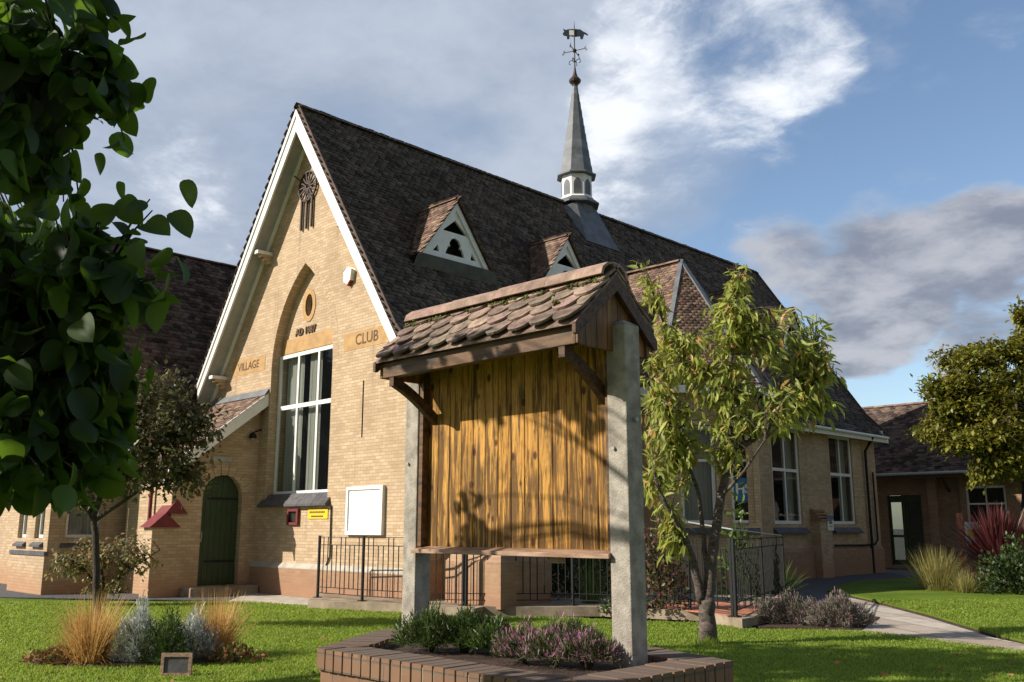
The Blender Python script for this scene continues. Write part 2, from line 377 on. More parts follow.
def dup(root, delta, label=None):
    def cpy(o, par):
        c = o.copy(); COL.objects.link(c)
        if par is not None: c.parent = par
        for ch in o.children: cpy(ch, c)
        return c
    r = cpy(root, None); r.location = root.location + Vector(delta)
    if label: r['label'] = label
    return r
def text_mesh(txt, size, O, U, V, W, depth=.01, bold=0):
    cu = bpy.data.curves.new('letters', 'FONT'); cu.body = txt; cu.size = size; cu.extrude = depth; cu.align_x = 'CENTER'; cu.align_y = 'CENTER'; cu.offset = bold
    ob = bpy.data.objects.new('letters', cu); COL.objects.link(ob)
    dg = bpy.context.evaluated_depsgraph_get(); me = bpy.data.meshes.new_from_object(ob.evaluated_get(dg))
    bpy.data.objects.remove(ob); M = Matrix(((U.x, V.x, W.x, O.x), (U.y, V.y, W.y, O.y), (U.z, V.z, W.z, O.z), (0, 0, 0, 1)))
    me.transform(M); me.materials.clear(); return me
X = Vector((1, 0, 0)); Y = Vector((0, 1, 0)); Z = UP; V0 = Vector((0, 0, 0))

# instanced template -> one mesh
def inst(name, TV, TF, pos, rot, scl, mat, parent=None, smooth=False):
    TV = np.asarray(TV, float); TF = np.asarray(TF, int); n = len(pos); m = len(TV)
    P = np.einsum('nij,mj->nmi', rot, TV) * np.asarray(scl).reshape(n, 1, -1) + np.asarray(pos)[:, None, :]
    Fa = (TF[None] + (np.arange(n) * m)[:, None, None]).reshape(-1, TF.shape[1])
    return npobj(name, P.reshape(-1, 3), Fa, mat, parent, smooth)
def frames(d, roll=None, flat=0):      # rotation matrices with local y along d, local z as near up as possible then rolled
    d = d / np.linalg.norm(d, axis=1, keepdims=True); n = len(d)
    up = RN.normal(size=(n, 3)) * (1 - flat) + np.array([0, 0, 1.0]) * flat * 2
    x = np.cross(d, up); x /= np.linalg.norm(x, axis=1, keepdims=True) + 1e-9; z = np.cross(x, d)
    return np.stack([x, d, z], axis=2)
NARROW = ([(0, 0, 0), (-.13, .35, .05), (0, .4, 0), (.13, .35, .05), (-.10, .7, .0), (0, .73, -.05), (.10, .7, .0), (0, 1, -.18)],
        [(0, 2, 1), (0, 3, 2), (1, 2, 5), (1, 5, 4), (2, 3, 6), (2, 6, 5), (4, 5, 7), (5, 6, 7)])
LEAF = ([(0, 0, 0), (-.2, .35, .06), (0, .4, 0), (.2, .35, .06), (-.15, .72, .03), (0, .75, -.03), (.15, .72, .03), (0, 1, -.12)],
        [(0, 2, 1), (0, 3, 2), (1, 2, 5), (1, 5, 4), (2, 3, 6), (2, 6, 5), (4, 5, 7), (5, 6, 7)])
LEAFS = ([(0, 0, 0), (-.3, .45, .08), (0, .5, -.02), (.3, .45, .08), (0, 1, -.05)], [(0, 2, 1), (0, 3, 2), (1, 2, 4), (2, 3, 4)])
def heart():
    ys = [0, .08, .2, .35, .5, .65, .78, .88, .95, 1.0]; ws = [.12, .34, .46, .50, .49, .43, .33, .21, .09, 0]
    V = []; Fc = []; ws = [w * .86 for w in ws]
    for y, w in zip(ys, ws):
        zc = -.32 * y * y
        yy = y - (.09 if y == 0.1 else 0)
        V += [(-w, yy, zc + w * .30), (-w * .5, y, zc + w * .1), (0, y, zc), (w * .5, y, zc + w * .1), (w, yy, zc + w * .30)]
    for i in range(len(ys) - 1):
        for j in range(4):
            a = i * 5 + j; Fc.append((a, a + 1, a + 6, a + 5))
    return V, Fc
HEART = heart()

def pip(pt, poly):
    x, y = pt; r = False; n = len(poly)
    for i in range(n):
        x1, y1 = poly[i]; x2, y2 = poly[(i + 1) % n]
        if (y1 > y) != (y2 > y) and x < (x2 - x1) * (y - y1) / (y2 - y1) + x1: r = not r
    return r
def tiles(name, O, U, Vv, poly, mat, parent, tw=.17, g=.105, th=.014, rnd=.035, jit=1.0):
    """plain tiles laid on a plane: U along the eaves, Vv up the slope, poly the outline in (u, v)"""
    O = Vector(O); U = Vector(U).normalized(); Vv = Vector(Vv).normalized(); N = U.cross(Vv); 
    if N.z < 0: N = -N
    us = [p[0] for p in poly]; vs = [p[1] for p in poly]; Vt = []; Fc4 = []; Vn = np.array
    w = tw * .485; L = g * 1.75
    tv = [(-w, L, .0), (-w, rnd, 1), (-w * .55, rnd * .3, 1), (w * .55, rnd * .3, 1), (w, rnd, 1), (w, L, .0), (-w, rnd, 0), (-w * .55, rnd * .3, 0), (w * .55, rnd * .3, 0), (w, rnd, 0)]
    tf = [(0, 1, 4, 5), (1, 2, 3, 4), (1, 6, 7, 2), (2, 7, 8, 3), (3, 8, 9, 4), (0, 6, 1, 1), (5, 4, 9, 9)]
    tf = [(0, 1, 4, 5), (1, 2, 3, 4), (1, 6, 7, 2), (2, 7, 8, 3), (3, 8, 9, 4)]
    r = 0; v = min(vs) 
    C = []
    while v < max(vs):
        u = min(us) + (tw / 2 if r % 2 else 0)
        while u < max(us) + tw / 2:
            if pip((min(max(u, min(us) + .01), max(us) - .01), v + g * .5), poly): C.append((u, v))
            u += tw
        v += g; r += 1
    C = np.array(C); n = len(C)
    A = np.array(tv)[None].repeat(n, 0)
    h = (th + g * .18) * (1 + RN.normal(0, .12 * jit, (n, 1)))
    loc_u = A[:, :, 0] + C[:, :1] + RN.normal(0, .003 * jit, (n, 1)); sl_ = RN.normal(0, .012 * jit, (n, 1))
    loc_v = A[:, :, 1] + C[:, 1:] + RN.normal(0, .004 * jit, (n, 1)) + A[:, :, 0] * sl_ * 2
    front = (A[:, :, 1] < L - .001)
    SLT = RN.normal(0, .05 * jit, (n, 1)); loc_n = A[:, :, 0] * SLT + np.where(A[:, :, 2] > .5, h + .002, np.where(front, h - th, h * .25)) + A[:, :, 0] * sl_
    P = np.array(O)[None, None] + loc_u[..., None] * np.array(U) + loc_v[..., None] * np.array(Vv) + loc_n[..., None] * np.array(N)
    Fa = (np.array(tf)[None] + (np.arange(n) * 10)[:, None, None]).reshape(-1, 4)
    if U.cross(Vv).z < 0: pass
    else: Fa = Fa[:, ::1]
    return npobj(name, P.reshape(-1, 3), Fa, mat, parent)
def ridge(name, a, b, r, seg, mat, parent, drop=.6):
    a = Vector(a); b = Vector(b); L = (b - a).length; n = max(1, round(L / seg)); d = (b - a) / n; sx = d.cross(Z).normalized(); m = MB()
    for i in range(n):
        p = a + d * i; q = p + d * .985; k = 7; o = len(m.v); lift = random.uniform(-.006, .006)
        for base, rr in ((p, r * 1.0), (q, r * .97)):
            for rad in (rr, rr - .018):
                for j in range(k):
                    t = math.pi * (j / (k - 1)) ; m.v.append(tuple(base + sx * math.cos(t) * rad + Z * (math.sin(t) * rad * drop + lift - r * .25)))
        for j in range(k - 1):
            m.f += [(o + j, o + j + 1, o + 2 * k + j + 1, o + 2 * k + j), (o + k + j + 1, o + k + j, o + 3 * k + j, o + 3 * k + j + 1),
                    (o + j + 1, o + j, o + k + j, o + k + j + 1), (o + 2 * k + j, o + 2 * k + j + 1, o + 3 * k + j + 1, o + 3 * k + j)]
        for e in (0, k - 1): m.f.append((o + e, o + 2 * k + e, o + 3 * k + e, o + k + e))
    return m.obj(name, mat, parent)

# ---------------- ground ----------------
def sheet(pts, z): 
    m = MB(); m.slab([(p[0], p[1]) for p in pts], V0 + Z * z, X, Y, Z, .02); return m
struct('ground', MB().add([(-900, -900, -.06), (900, -900, -.06), (900, 900, -.06), (-900, 900, -.06)], [(0, 1, 2, 3)]), 'far_ground')
LAWN = [gp(x, y) for x, y in [(-900, 600), (-60, 598), (0, 598), (150, 602), (240, 601), (312, 606), (400, 611), (476, 616), (560, 617), (620, 620), (700, 623), (760, 629), (820, 629.5), (869, 631.5), (927, 638), (1024, 651), (1200, 672)]]
LAWN += [Vector((6, 2, 0)), Vector((6, -14, 0)), Vector((-30, -14, 0))]
struct('lawn', sheet(LAWN, 0), 'lawn')
RLAWN = [gp(x, y) for x, y in [(846, 596), (869, 601), (927, 616), (992, 636), (1030, 646), (1300, 700)]] + [Vector((6, 14, 0)), Vector((6, 44, 0)), Vector((-12, 40, 0)), Vector((-12.5, 33, 0))] + [gp(x, y) for x, y in [(918, 579), (860, 582.5), (836, 588), (828, 592), (835, 594)]]
rl = MB(); rl.slab([(p.x, p.y) for p in RLAWN], Z * .055, X, Y, Z, .03); struct('lawn', rl, 'lawn')
rb = MB(); rb.slab([(p.x, p.y) for p in RLAWN], Z * .024, X, Y, Z, .07); struct('lawn_edge', rb, 'soil')
struct('asphalt_path', sheet([(-14.9, 20), (-8, 16), (-5, 16), (-5, 40), (-30, 40), (-30, 37.9), (-15, 37.9)], -.012), 'asphalt')
struct('asphalt_path', sheet([gp(-900, 560), gp(-60, 596), gp(0, 596.5), gp(240, 600), Vector((-21.0, 12.3, 0)), Vector((-60, 12.3, 0))], -.010), 'asphalt')
PATH = [gp(x, y) for x, y in [(835, 596.5), (846, 597), (869, 602), (927, 617.5), (992, 637.5), (1024, 644.5), (1200, 668), (1200, 674), (1024, 652), (927, 639), (869, 632), (820, 630), (800, 628), (835, 612)]]
struct('flagstone_path', sheet(PATH, .004), 'flagstone')
struct('paving_strip', sheet([gp(228, 601.5), gp(312, 605.5), Vector((-17, 12.3, 0)), Vector((-21.6, 12.3, 0))], .006), 'paving_light')
# terrace behind the railing
TER = [gp(x, y, .15) for x, y in [(308, 600.5), (400, 604.5), (474, 608.5), (484, 606.5), (600, 607), (700, 611), (742, 619), (778, 613), (790, 596)]]
tm = MB(); tm.slab([(p.x, p.y) for p in TER] + [(-12.0, 21), (-15, 21), (-15, 12.35), (-18.6, 12.35)], Z * .15, X, Y, Z, .17)
struct('terrace_paving', tm, 'kerb_concrete')
bp = MB(); bp.slab([tuple(gp(x, y, .155).xy) for x, y in [(655, 606.5), (735, 616), (775, 611), (762, 605), (690, 600)]], Z * .158, X, Y, Z, .02); struct('brick_paving', bp, 'brick_path')
bd = MB(); bd.slab([tuple(gp(x, y).xy) for x, y in [(484, 612), (600, 611), (690, 618), (760, 628), (860, 631), (880, 618), (800, 606), (745, 625), (700, 616)]], Z * .02, X, Y, Z, .03); struct('planting_soil', bd, 'soil')

# ---------------- the village hall ----------------
CX = -19.8; RZ = 12.32; SL = 1.5
hall = thing('village_hall', 'buff brick hall with steep dark tiled roof, tall arched gable window and slim lead spire', 'hall', (CX, 22, 0))
GY = 12.4; EX = -15.0; WX = -24.6; YE = 34.2
def arch(x0, x1, z0, zs, R_, n=9):   # pointed arch outline, counter-clockwise from lower left
    pts = [(x0, z0), (x1, z0)]; w = (x1 - x0) / 2
    h = math.sqrt(max(1e-6, 2 * R_ * w - w * w)); cxr = x1 - R_; a1 = math.atan2(h, (x0 + w) - cxr)
    for i in range(n + 1):
        a = a1 * i / n; pts.append((cxr + R_ * math.cos(a), zs + R_ * math.sin(a)))
    cxl = x0 + R_
    for i in range(n - 1, -1, -1):
        a = a1 * i / n; pts.append((cxl - R_ * math.cos(a), zs + R_ * math.sin(a)))
    return pts
AW = arch(-21.28, -18.49, 2.15, 5.6, 3.2)
def roofz(x): return RZ - SL * abs(x - CX)
gw = MB(); gw.slab([(WX, -.1), (EX, -.1), (EX, roofz(EX) - .1), (CX, RZ - .15), (WX, roofz(WX) - .1)], Y * GY, X, Z, -Y, .5, [AW])
gw.obj('wall', 'brick', hall)
# recess infill with opening for the window and the roundel
ROU = [(-20.02 + .17 * math.cos(a), 7.2 + .30 * math.sin(a)) for a in [2 * math.pi * i / 14 for i in range(14)]]
rc = MB(); rc.slab([(-21.4, 2.0), (-18.3, 2.0), (-18.3, 5.7), (-19.0, 7.6), (-19.88, 8.5), (-20.8, 7.6), (-21.4, 5.7)], Y * 12.66, X, Z, -Y, .2, [[(-21.2, 2.4), (-18.55, 2.4), (-18.55, 6.0), (-21.2, 6.0)], ROU])
rc.obj('recess_wall', 'brick', hall)
MB().slab([(-20.02 + .30 * math.cos(a), 7.2 + .44 * math.sin(a)) for a in [2 * math.pi * i / 20 for i in range(20)]], Y * 12.642, X, Z, -Y, .05, [ROU]).obj('roundel', 'stone', hall)
MB().box(-20.3, -19.8, 12.82, 12.84, 6.8, 7.6).obj('pane', 'glass', hall)
MB().box(-21.275, -18.495, 12.64, 12.67, 6.03, 6.42).obj('lintel', 'stone', hall, bevel=.008)
# voussoir ring of the big arch, slightly proud
def archring(x0, x1, zs, R_, w, y, th):
    m = MB(); W2 = (x1 - x0) / 2; h = math.sqrt(2 * R_ * W2 - W2 * W2); a1 = math.atan2(h, (x0 + W2) - (x1 - R_)); n = 22
    for s_ in (1, -1):
        c = (x1 - R_) if s_ > 0 else (x0 + R_)
        for i in range(n):
            p = []
            for a, rr in ((a1 * i / n + .001, R_ + .003), (a1 * i / n + .001, R_ + w), (a1 * (i + 1) / n - .001, R_ + w), (a1 * (i + 1) / n - .001, R_ + .003)):
                p.append((c + s_ * rr * math.cos(a), zs + rr * math.sin(a)))
            if s_ < 0: p = p[::-1]
            m.slab(p, Y * y, X, Z, -Y, th)
    return m
archring(-21.28, -18.49, 5.6, 3.2, .23, GY - .003, .05).obj('arch_ring', 'brick', hall)
# plinth
pl = MB()
for x0, x1 in ((-21.7, EX + .08),):
    pl.add([(x0, GY - .09, -.1), (x1, GY - .09, -.1), (x1, GY - .09, .66), (x0, GY - .09, .66), (x1, GY - .002, .76), (x0, GY - .002, .76), (x0, GY, -.1), (x1, GY, -.1)], [(0, 1, 2, 3), (3, 2, 4, 5), (1, 7, 4, 2), (0, 3, 5, 6)])
pl.add([(EX + .09, GY - .09, -.1), (EX + .09, YE, -.1), (EX + .09, YE, .84), (EX + .09, GY - .09, .84), (EX + .002, YE, .94), (EX + .002, GY - .09, .94)], [(0, 1, 2, 3), (3, 2, 4, 5)])
pl.obj('plinth', 'brick_plinth', hall)
pc_ = MB(); pc_.add([(-21.7, GY - .094, .64), (EX + .084, GY - .094, .64), (EX + .084, GY - .094, .665), (-21.7, GY - .094, .665), (EX + .004, GY - .006, .768), (-21.7, GY - .006, .768)], [(0, 1, 2, 3), (3, 2, 4, 5)]); pc_.obj('plinth_capping', 'paving_light', hall)
# big window
def window(O, U, W, u0, u1, z0, z1, cols, rows, parent, fw=.07, gw_=.045, d=.06, mat='white_paint', curtain=None, name='window'):
    """frame in the plane O + U*u + Z*v facing W; rows = list of transom heights"""
    f = MB()
    f.fbox(O, U, Z, W, u0, u0 + fw, z0, z1, -d, 0); f.fbox(O, U, Z, W, u1 - fw, u1, z0, z1, -d, 0)
    f.fbox(O, U, Z, W, u0 + fw, u1 - fw, z1 - fw, z1, -d, -.002); f.fbox(O, U, Z, W, u0 + fw, u1 - fw, z0, z0 + fw, -d, -.002)
    for i in range(1, cols):
        u = u0 + (u1 - u0) * i / cols; f.fbox(O, U, Z, W, u - gw_ / 2, u + gw_ / 2, z0 + fw, z1 - fw, -d + .006, -.006)
    for zz in rows: f.fbox(O, U, Z, W, u0 + fw, u1 - fw, zz - gw_ * .7, zz + gw_ * .7, -d + .003, -.003)
    o = f.obj(name, mat, parent)
    ga = lambda u, z_: O + U * u + Z * z_ - W * (d * .55)
    MB().add([ga(u0 + fw * .5, z0 + fw * .5), ga(u1 - fw * .5, z0 + fw * .5), ga(u1 - fw * .5, z1 - fw * .5), ga(u0 + fw * .5, z1 - fw * .5)], [(0, 1, 2, 3)]).obj('pane', 'glass', o)
    if curtain:
        for a, b in curtain:
            c = MB(); n = 26; vs = []
            for i in range(n + 1):
                u = u0 + (u1 - u0) * (a + (b - a) * i / n); w = -.22 + .03 * math.sin(i * 1.9) + random.uniform(-.008, .008)
                vs += [O + U * u + Z * (z0 + .03) + W * w, O + U * u + Z * (z1 - .03) + W * w]
            c.add(vs, [(2 * i, 2 * i + 2, 2 * i + 3, 2 * i + 1) for i in range(n)]); c.obj('curtain', 'curtain', o, smooth=True)
    return o
def sill(O, U, W, u0, u1, z0, z1, out, parent, n=4):
    m = MB(); k = (u1 - u0) / n
    for i in range(n):
        a = u0 + k * i + .004; b = u0 + k * (i + 1) - .004
        m.add([O + U * a + Z * z1 + W * -.12, O + U * b + Z * z1 + W * -.12, O + U * b + Z * (z0 + .05) + W * out, O + U * a + Z * (z0 + .05) + W * out,
               O + U * b + Z * z0 + W * out, O + U * a + Z * z0 + W * out, O + U * b + Z * z0 + W * -.12, O + U * a + Z * z0 + W * -.12],
              [(3, 2, 1, 0), (5, 4, 2, 3), (7, 6, 4, 5), (0, 7, 5, 3), (1, 2, 4, 6)])
    return m.obj('sill', 'slate', parent)
window(Y * 12.62, X, -Y, -21.26, -18.51, 2.4, 6.0, 3, [4.62], hall, fw=.09, gw_=.075, curtain=[(0, .3), (.42, .6), (.8, 1)])
sill(Y * GY, X, -Y, -21.42, -18.36, 2.1, 2.42, .14, hall, 5)
MB().box(-24.4, -15.2, 12.95, 15.4, 1.2, 1.25).obj('inner_floor', 'interior', hall)
MB().box(-24.4, -15.2, 15.4, 15.45, 0, 7).obj('inner_wall', 'interior', hall)
# carved stones
for cx_, tx, w in ((-17.18, 'CLUB', 1.72), (-22.48, 'VILLAGE', 1.72)):
    MB().box(cx_ - w / 2, cx_ + w / 2, GY - .006, GY + .02, 5.67, 6.09).obj('name_stone', 'stone', hall)
    me = text_mesh(tx, .36 if tx == 'CLUB' else .30, Vector((cx_ + (.05 if tx == 'CLUB' else 0), GY - .007, 5.88)), X, Z, -Y, .003, .004)
    link('lettering', me, 'stone_text', hall)
link('lettering', text_mesh('AD 1887', .25, Vector((-20.12, 12.64, 6.54)), X, Z, -Y, .012, .008), 'stone_text', hall)
# side wall (+X) with two visible windows
def wallU(poly, holes, O, U, W, name='wall', th=.4, mat='brick', parent=hall): return MB().slab(poly, O, U, Z, W, th, holes).obj(name, mat, parent)
ez = roofz(EX) - .05
W3 = (26.62, 28.42); W4 = (30.55, 32.3)
wallU([(GY + .5, -.1), (YE - .41, -.1), (YE - .41, ez), (GY + .5, ez)], [[(a, 1.7), (b, 1.7), (b, 4.78), (a, 4.78)] for a, b in (W3, W4)] + [[(15.9, .15), (17.0, .15), (17.0, 2.4), (15.9, 2.4)]], X * EX, Y, X)
for a, b in (W3, W4):
    window(X * (EX - .05), Y, X, a + .01, b - .01, 1.71, 4.77, 2, [3.42], hall, fw=.10, gw_=.07, curtain=[(.62, .98)])
    sill(X * EX, Y, X, a - .12, b + .2, 1.4, 1.72, .15, hall)
MB().box(EX - 3.4, EX - 3.45, 13, 34, 0, 6).obj('inner_wall', 'interior', hall)
MB().box(EX - .3, EX - .34, 15.9, 17.0, .15, 2.4).obj('door', 'door_green', hall)
# stepped buttress between the windows and chimney-like block at the front corner
bt = MB(); ya, yb, po = 28.95, 29.72, .32
bt.add([(EX, ya, -.1), (EX + po, ya, -.1), (EX + po, ya, 1.85), (EX, ya, 2.25), (EX, yb, -.1), (EX + po, yb, -.1), (EX + po, yb, 1.85), (EX, yb, 2.25)], [(0, 1, 2, 3), (7, 6, 5, 4), (1, 5, 6, 2)]); bt.obj('buttress', 'brick', hall)
bc = MB()
for k in range(4):
    f0, f1 = k / 4, (k + 1) / 4; bc.box(EX, EX + po * (1 - f0) + .035, ya - .03, yb + .03, 1.80 + .42 * f0, 1.80 + .42 * f0 + .075)
bc.obj('buttress_cap', 'brick_plinth', hall)
cb_ = MB(); cb_.box(-14.25, -12.85, 12.55, 13.75, .1, 2.9)
cb_.add([(-14.25, 12.55, 2.9), (-12.85, 12.55, 2.9), (-12.85, 13.75, 2.9), (-14.25, 13.75, 2.9), (-14.25, 13.1, 3.5), (-12.85, 13.1, 3.5)], [(0, 1, 5, 4), (2, 3, 4, 5), (1, 2, 5), (3, 0, 4)])
cb_.obj('side_block', 'brick', hall)
cb2 = MB(); x0, x1, y0, y1 = -14.33, -12.76, 12.46, 13.84
cb2.add([(x0, y0, .1), (x1, y0, .1), (x1, y1, .1), (x0, y1, .1), (x0, y0, .95), (x1, y0, .95), (x1, y1, .95), (x0, y1, .95), (x0 + .08, y0 + .088, 1.06), (x1 - .088, y0 + .088, 1.06), (x1 - .088, y1 - .088, 1.06), (x0 + .08, y1 - .088, 1.06)],
        [(0, 1, 5, 4), (1, 2, 6, 5), (2, 3, 7, 6), (3, 0, 4, 7), (4, 5, 9, 8), (5, 6, 10, 9), (6, 7, 11, 10), (7, 4, 8, 11)]); cb2.obj('side_block_plinth', 'brick_plinth', hall)
MB().box(-14.9, -14.25, 12.9, 13.7, .1, 2.85).obj('side_block', 'brick', hall)
wallU([(-YE, 0), (-GY, 0), (-GY, ez), (-YE, ez)], [], X * WX, -Y, -X, th=.3)
MB().slab([(WX, 0), (EX - .003, 0), (EX - .003, ez), (CX, RZ - .2), (WX, ez)], Y * (YE + .003), X, Z, Y, .4).obj('wall', 'brick', hall)
# roof slabs: straight slope then a bellcast at the side eaves
Y0 = 11.9; Y1 = 34.65; th = .16
OE = 4.35; zE = RZ - SL * OE; OF = 5.18; zF = zE - .86
rs = MB()
prof = [(-OF, zF), (-OE, zE), (0, RZ), (OE, zE), (OF, zF), (OF, zF - .12), (OE, zE - .2), (0, RZ - .26), (-OE, zE - .2), (-OF, zF - .12)]
n = len(prof); vs = [(CX + a, Y0 + .02, b) for a, b in prof] + [(CX + a, Y1 - .02, b) for a, b in prof]
rs.add(vs, [(i, (i + 1) % n, (i + 1) % n + n, i + n) for i in range(n)])
rs.f += [(0, 1, 8, 9), (1, 2, 7, 8), (2, 3, 6, 7), (3, 4, 5, 6)]; rs.f += [tuple(i + n for i in f[::-1]) for f in [(0, 1, 8, 9), (1, 2, 7, 8), (2, 3, 6, 7), (3, 4, 5, 6)]]
rs.obj('roof', 'underlay', hall)
for sgn, mt in ((1, 'tile_dark'), (-1, 'tile_dark')):
    up = Vector((-sgn * 1, 0, SL)).normalized(); L = math.hypot(OE, RZ - zE)
    holes_ok = [(0, 0), (Y1 - Y0, 0), (Y1 - Y0, L), (0, L)]
    tiles('roof_tiles', (CX + sgn * OE, Y0, zE), Y, up, holes_ok, mt, hall, tw=.18, g=.125, th=.034, rnd=.06)
    up2 = Vector((-sgn * (OF - OE), 0, zE - zF)).normalized(); L2 = math.hypot(OF - OE, zE - zF)
    tiles('roof_tiles', (CX + sgn * OF, Y0, zF), Y, up2, [(0, 0), (Y1 - Y0, 0), (Y1 - Y0, L2), (0, L2)], mt, hall, tw=.18, g=.125, th=.034, rnd=.06)
ridge('ridge_tiles', (CX, Y0, RZ + .03), (CX, Y1, RZ + .03), .17, .45, 'ridge_dark', hall)
# bargeboards front
for sgn in (1, -1):
    b = MB(); dn = .34
    for yy, dd, tt, z_ in ((Y0 - .02, .33, .05, .02), (Y0 - .05, .10, .04, .02)):
        a0 = (CX, RZ - .03 - z_); off = 4.5
        pts = [(CX, RZ - .05), (CX + sgn * off, RZ - .05 - SL * off), (CX + sgn * off, RZ - .05 - SL * off - dd * 1.3), (CX, RZ - .05 - dd * 1.8)]
        b.slab(pts if sgn < 0 else pts[::-1], Y * yy, X, Z, -Y, tt)
    b.obj('bargeboard', 'white_paint', hall)
    # soffit boards under the overhang
    s_ = MB(); a = Vector((CX, 0, RZ - .42)); e = Vector((CX + sgn * 4.6, 0, RZ - .42 - SL * 4.6))
    s_.add([a + Y * (Y0 + .03), e + Y * (Y0 + .03), e + Y * (GY + .02), a + Y * (GY + .02), a + Y * (Y0 + .03) + Z * .03, e + Y * (Y0 + .03) + Z * .03, e + Y * (GY + .02) + Z * .03, a + Y * (GY + .02) + Z * .03],
           [(0, 1, 2, 3), (7, 6, 5, 4), (0, 4, 5, 1)]); s_.obj('soffit', 'grey_paint', hall)
    r_ = MB(); r_.bar(a + Y * (GY - .05) - Z * .05, e + Y * (GY - .05) - Z * .05, .05, .09, Y); r_.obj('rake_moulding', 'white_paint', hall)
    for off in (1.75 if False else 1.95, 4.05):
        k = MB(); xx = CX + sgn * (off - .12); zz = RZ - .62 - SL * off
        k.box(xx - .09, xx + .11, Y0 + (.05 if sgn < 0 else .3), GY, zz + .0, zz + .09); br_ = k.obj('bracket', 'white_paint', hall)
        k = MB()
        for i in range(3): k.box(xx - .07, xx + .09, Y0 + .15 + .1 * i, GY, zz - .08 - .08 * i, zz - .005 - .08 * i)
        k.obj('corbel', 'brick', hall)
for sgn in (1, -1):
    for yy in (Y0 + .0, Y1 - .03):
        m = MB(); m.bar((CX, yy, RZ + .05), (CX + sgn * OE, yy, zE + .05), .16, .05, Y); m.bar((CX + sgn * OE, yy, zE + .05), (CX + sgn * OF, yy, zF + .05), .16, .05, Y); m.obj('verge', 'ridge_dark', hall)
# side fascia + gutter + downpipe
MB().box(CX + OF - .02, CX + OF + .02, Y0 + .05, Y1 - .05, zF - .24, zF - .02).obj('fascia', 'white_paint', hall)
MB().tube([(CX + OF + .08, Y0 + .3, zF - .04), (CX + OF + .08, Y1 - .2, zF - .06)], .055, 8).obj('gutter', 'white_paint', hall)
MB().box(EX, CX + OF, Y1 - .5, Y1 - .46, zF - .22, zF + .2).obj('fascia', 'white_paint', hall)
MB().tube([(CX + OF + .05, 33.2, zF - .1), (EX + .1, 33.2, zF - .6), (EX + .1, 33.2, 0)], .05, 8).obj('downpipe', 'black_iron', hall)
MB().tube([(EX + .08, 33.75, 3.6), (EX + .08, 33.75, 1.15), (EX + .08, 33.5, 1.0), (EX + .08, 32.6, .98), (EX + .08, 30.4, 1.0)], .035, 8).obj('downpipe', 'black_iron', hall)
MB().tube([(-14.95, GY - .08, 5.3), (-14.95, GY - .08, .1)], .055, 8).obj('downpipe', 'iron_brown', hall)
MB().tube([(-17.2, GY - .012, 4.9), (-17.2, GY - .012, 3.6)], .012, 5).obj('cable', 'iron_brown', hall)
MB().tube([(-18.28, GY - .025, 2.1), (-18.26, GY - .025, .95), (-18.4, GY - .025, .75)], .018, 6).obj('cable', 'black_iron', hall)

# dormers
def dormer(y, z=8.05, w=1.06, h=1.5):
    x = -16.62; ym = y
    fr = MB(); outer = [(-w, 0), (w, 0), (0, h)]
    def tri(m_): # inner offset triangle
        return [(-w + m_ * 1.9, m_), (w - m_ * 1.9, m_), (0, h - m_ * 1.9)]
    midz = h * .45; hw = w * (1 - .45)
    up_tri = [(-hw + .17, midz + .07), (hw - .17, midz + .07), (0, h - .42)]
    tref = [(-.32, .16), (.32, .16), (.26, .30), (.22, .38), (.17, .36), (.19, .46), (.12, .57), (0, .62), (-.12, .57), (-.19, .46), (-.17, .36), (-.22, .38), (-.26, .30)]
    sL = [(-.72, .16), (-.52, .16), (-.56, .34)]; sR = [(.52, .16), (.72, .16), (.56, .34)]
    fr.slab(outer, Vector((x, ym, z)), Y, Z, X, .06, [up_tri, tref, sL, sR])
    D = fr.obj('dormer', 'white_paint', hall)
    b = MB()
    for s_ in (1, -1):
        p = [(0, h + .10), (s_ * (w + .12), -.06), (s_ * (w - .06), -.06), (0, h - .17)]
        b.slab(p if s_ < 0 else p[::-1], Vector((x + .05, ym, z)), Y, Z, X, .045)
    b.obj('dormer_bargeboard', 'white_paint', D)
    xb = lambda zz: CX + (RZ - zz) / SL      # x of main slope at height zz
    r_ = MB(); T0 = Vector((x + .08, ym, z + h + .12)); Tb = Vector((xb(z + h + .12) - .1, ym, z + h + .12))
    for s_ in (1, -1):
        e0 = Vector((x + .08, ym + s_ * (w + .14), z - .06)); eb = Vector((xb(z - .06) - .1, ym + s_ * (w + .14), z - .06))
        r_.add([T0, e0, eb, Tb, T0 - Z * .07, e0 - Z * .05, eb - Z * .05, Tb - Z * .07], [(0, 1, 2, 3), (4, 7, 6, 5), (0, 4, 5, 1)])
        sv = (T0 - e0); L = sv.length; dpt = (T0 - Tb).length
        # tiles on this cheek of the dormer roof
        U_ = -X; tp = [(0, 0), ((e0 - eb).length, 0), (dpt, L), (0, L)]
        tiles('dormer_tiles', e0, U_, sv, tp, 'tile_red', D, tw=.16, g=.1)
    r_.obj('dormer_roof', 'underlay', D)
    ridge('dormer_ridge', T0 + Z * .02, Tb + Z * .02, .09, .35, 'tile_red', D)
    MB().box(x - .9, x - .85, ym - w * .8, ym + w * .8, z, z + h * .5).obj('dormer_back', 'lead_dark', D)
    ap = MB(); ap.add([(x + .12, ym - w - .2, z - .02), (x + .12, ym + w + .2, z - .02), (xb(z - .30) + .07, ym + w + .5, z - .30), (xb(z - .30) + .07, ym - w - .2, z - .30),
                       (x - .1, ym - w - .28, z - .02), (x - .1, ym + w + .28, z - .02)], [(0, 1, 2, 3), (4, 5, 1, 0)])
    ap.obj('dormer_flashing', 'lead_dark', D)
for yy in (14.62, 18.78, 27.55, 31.55): dormer(yy)

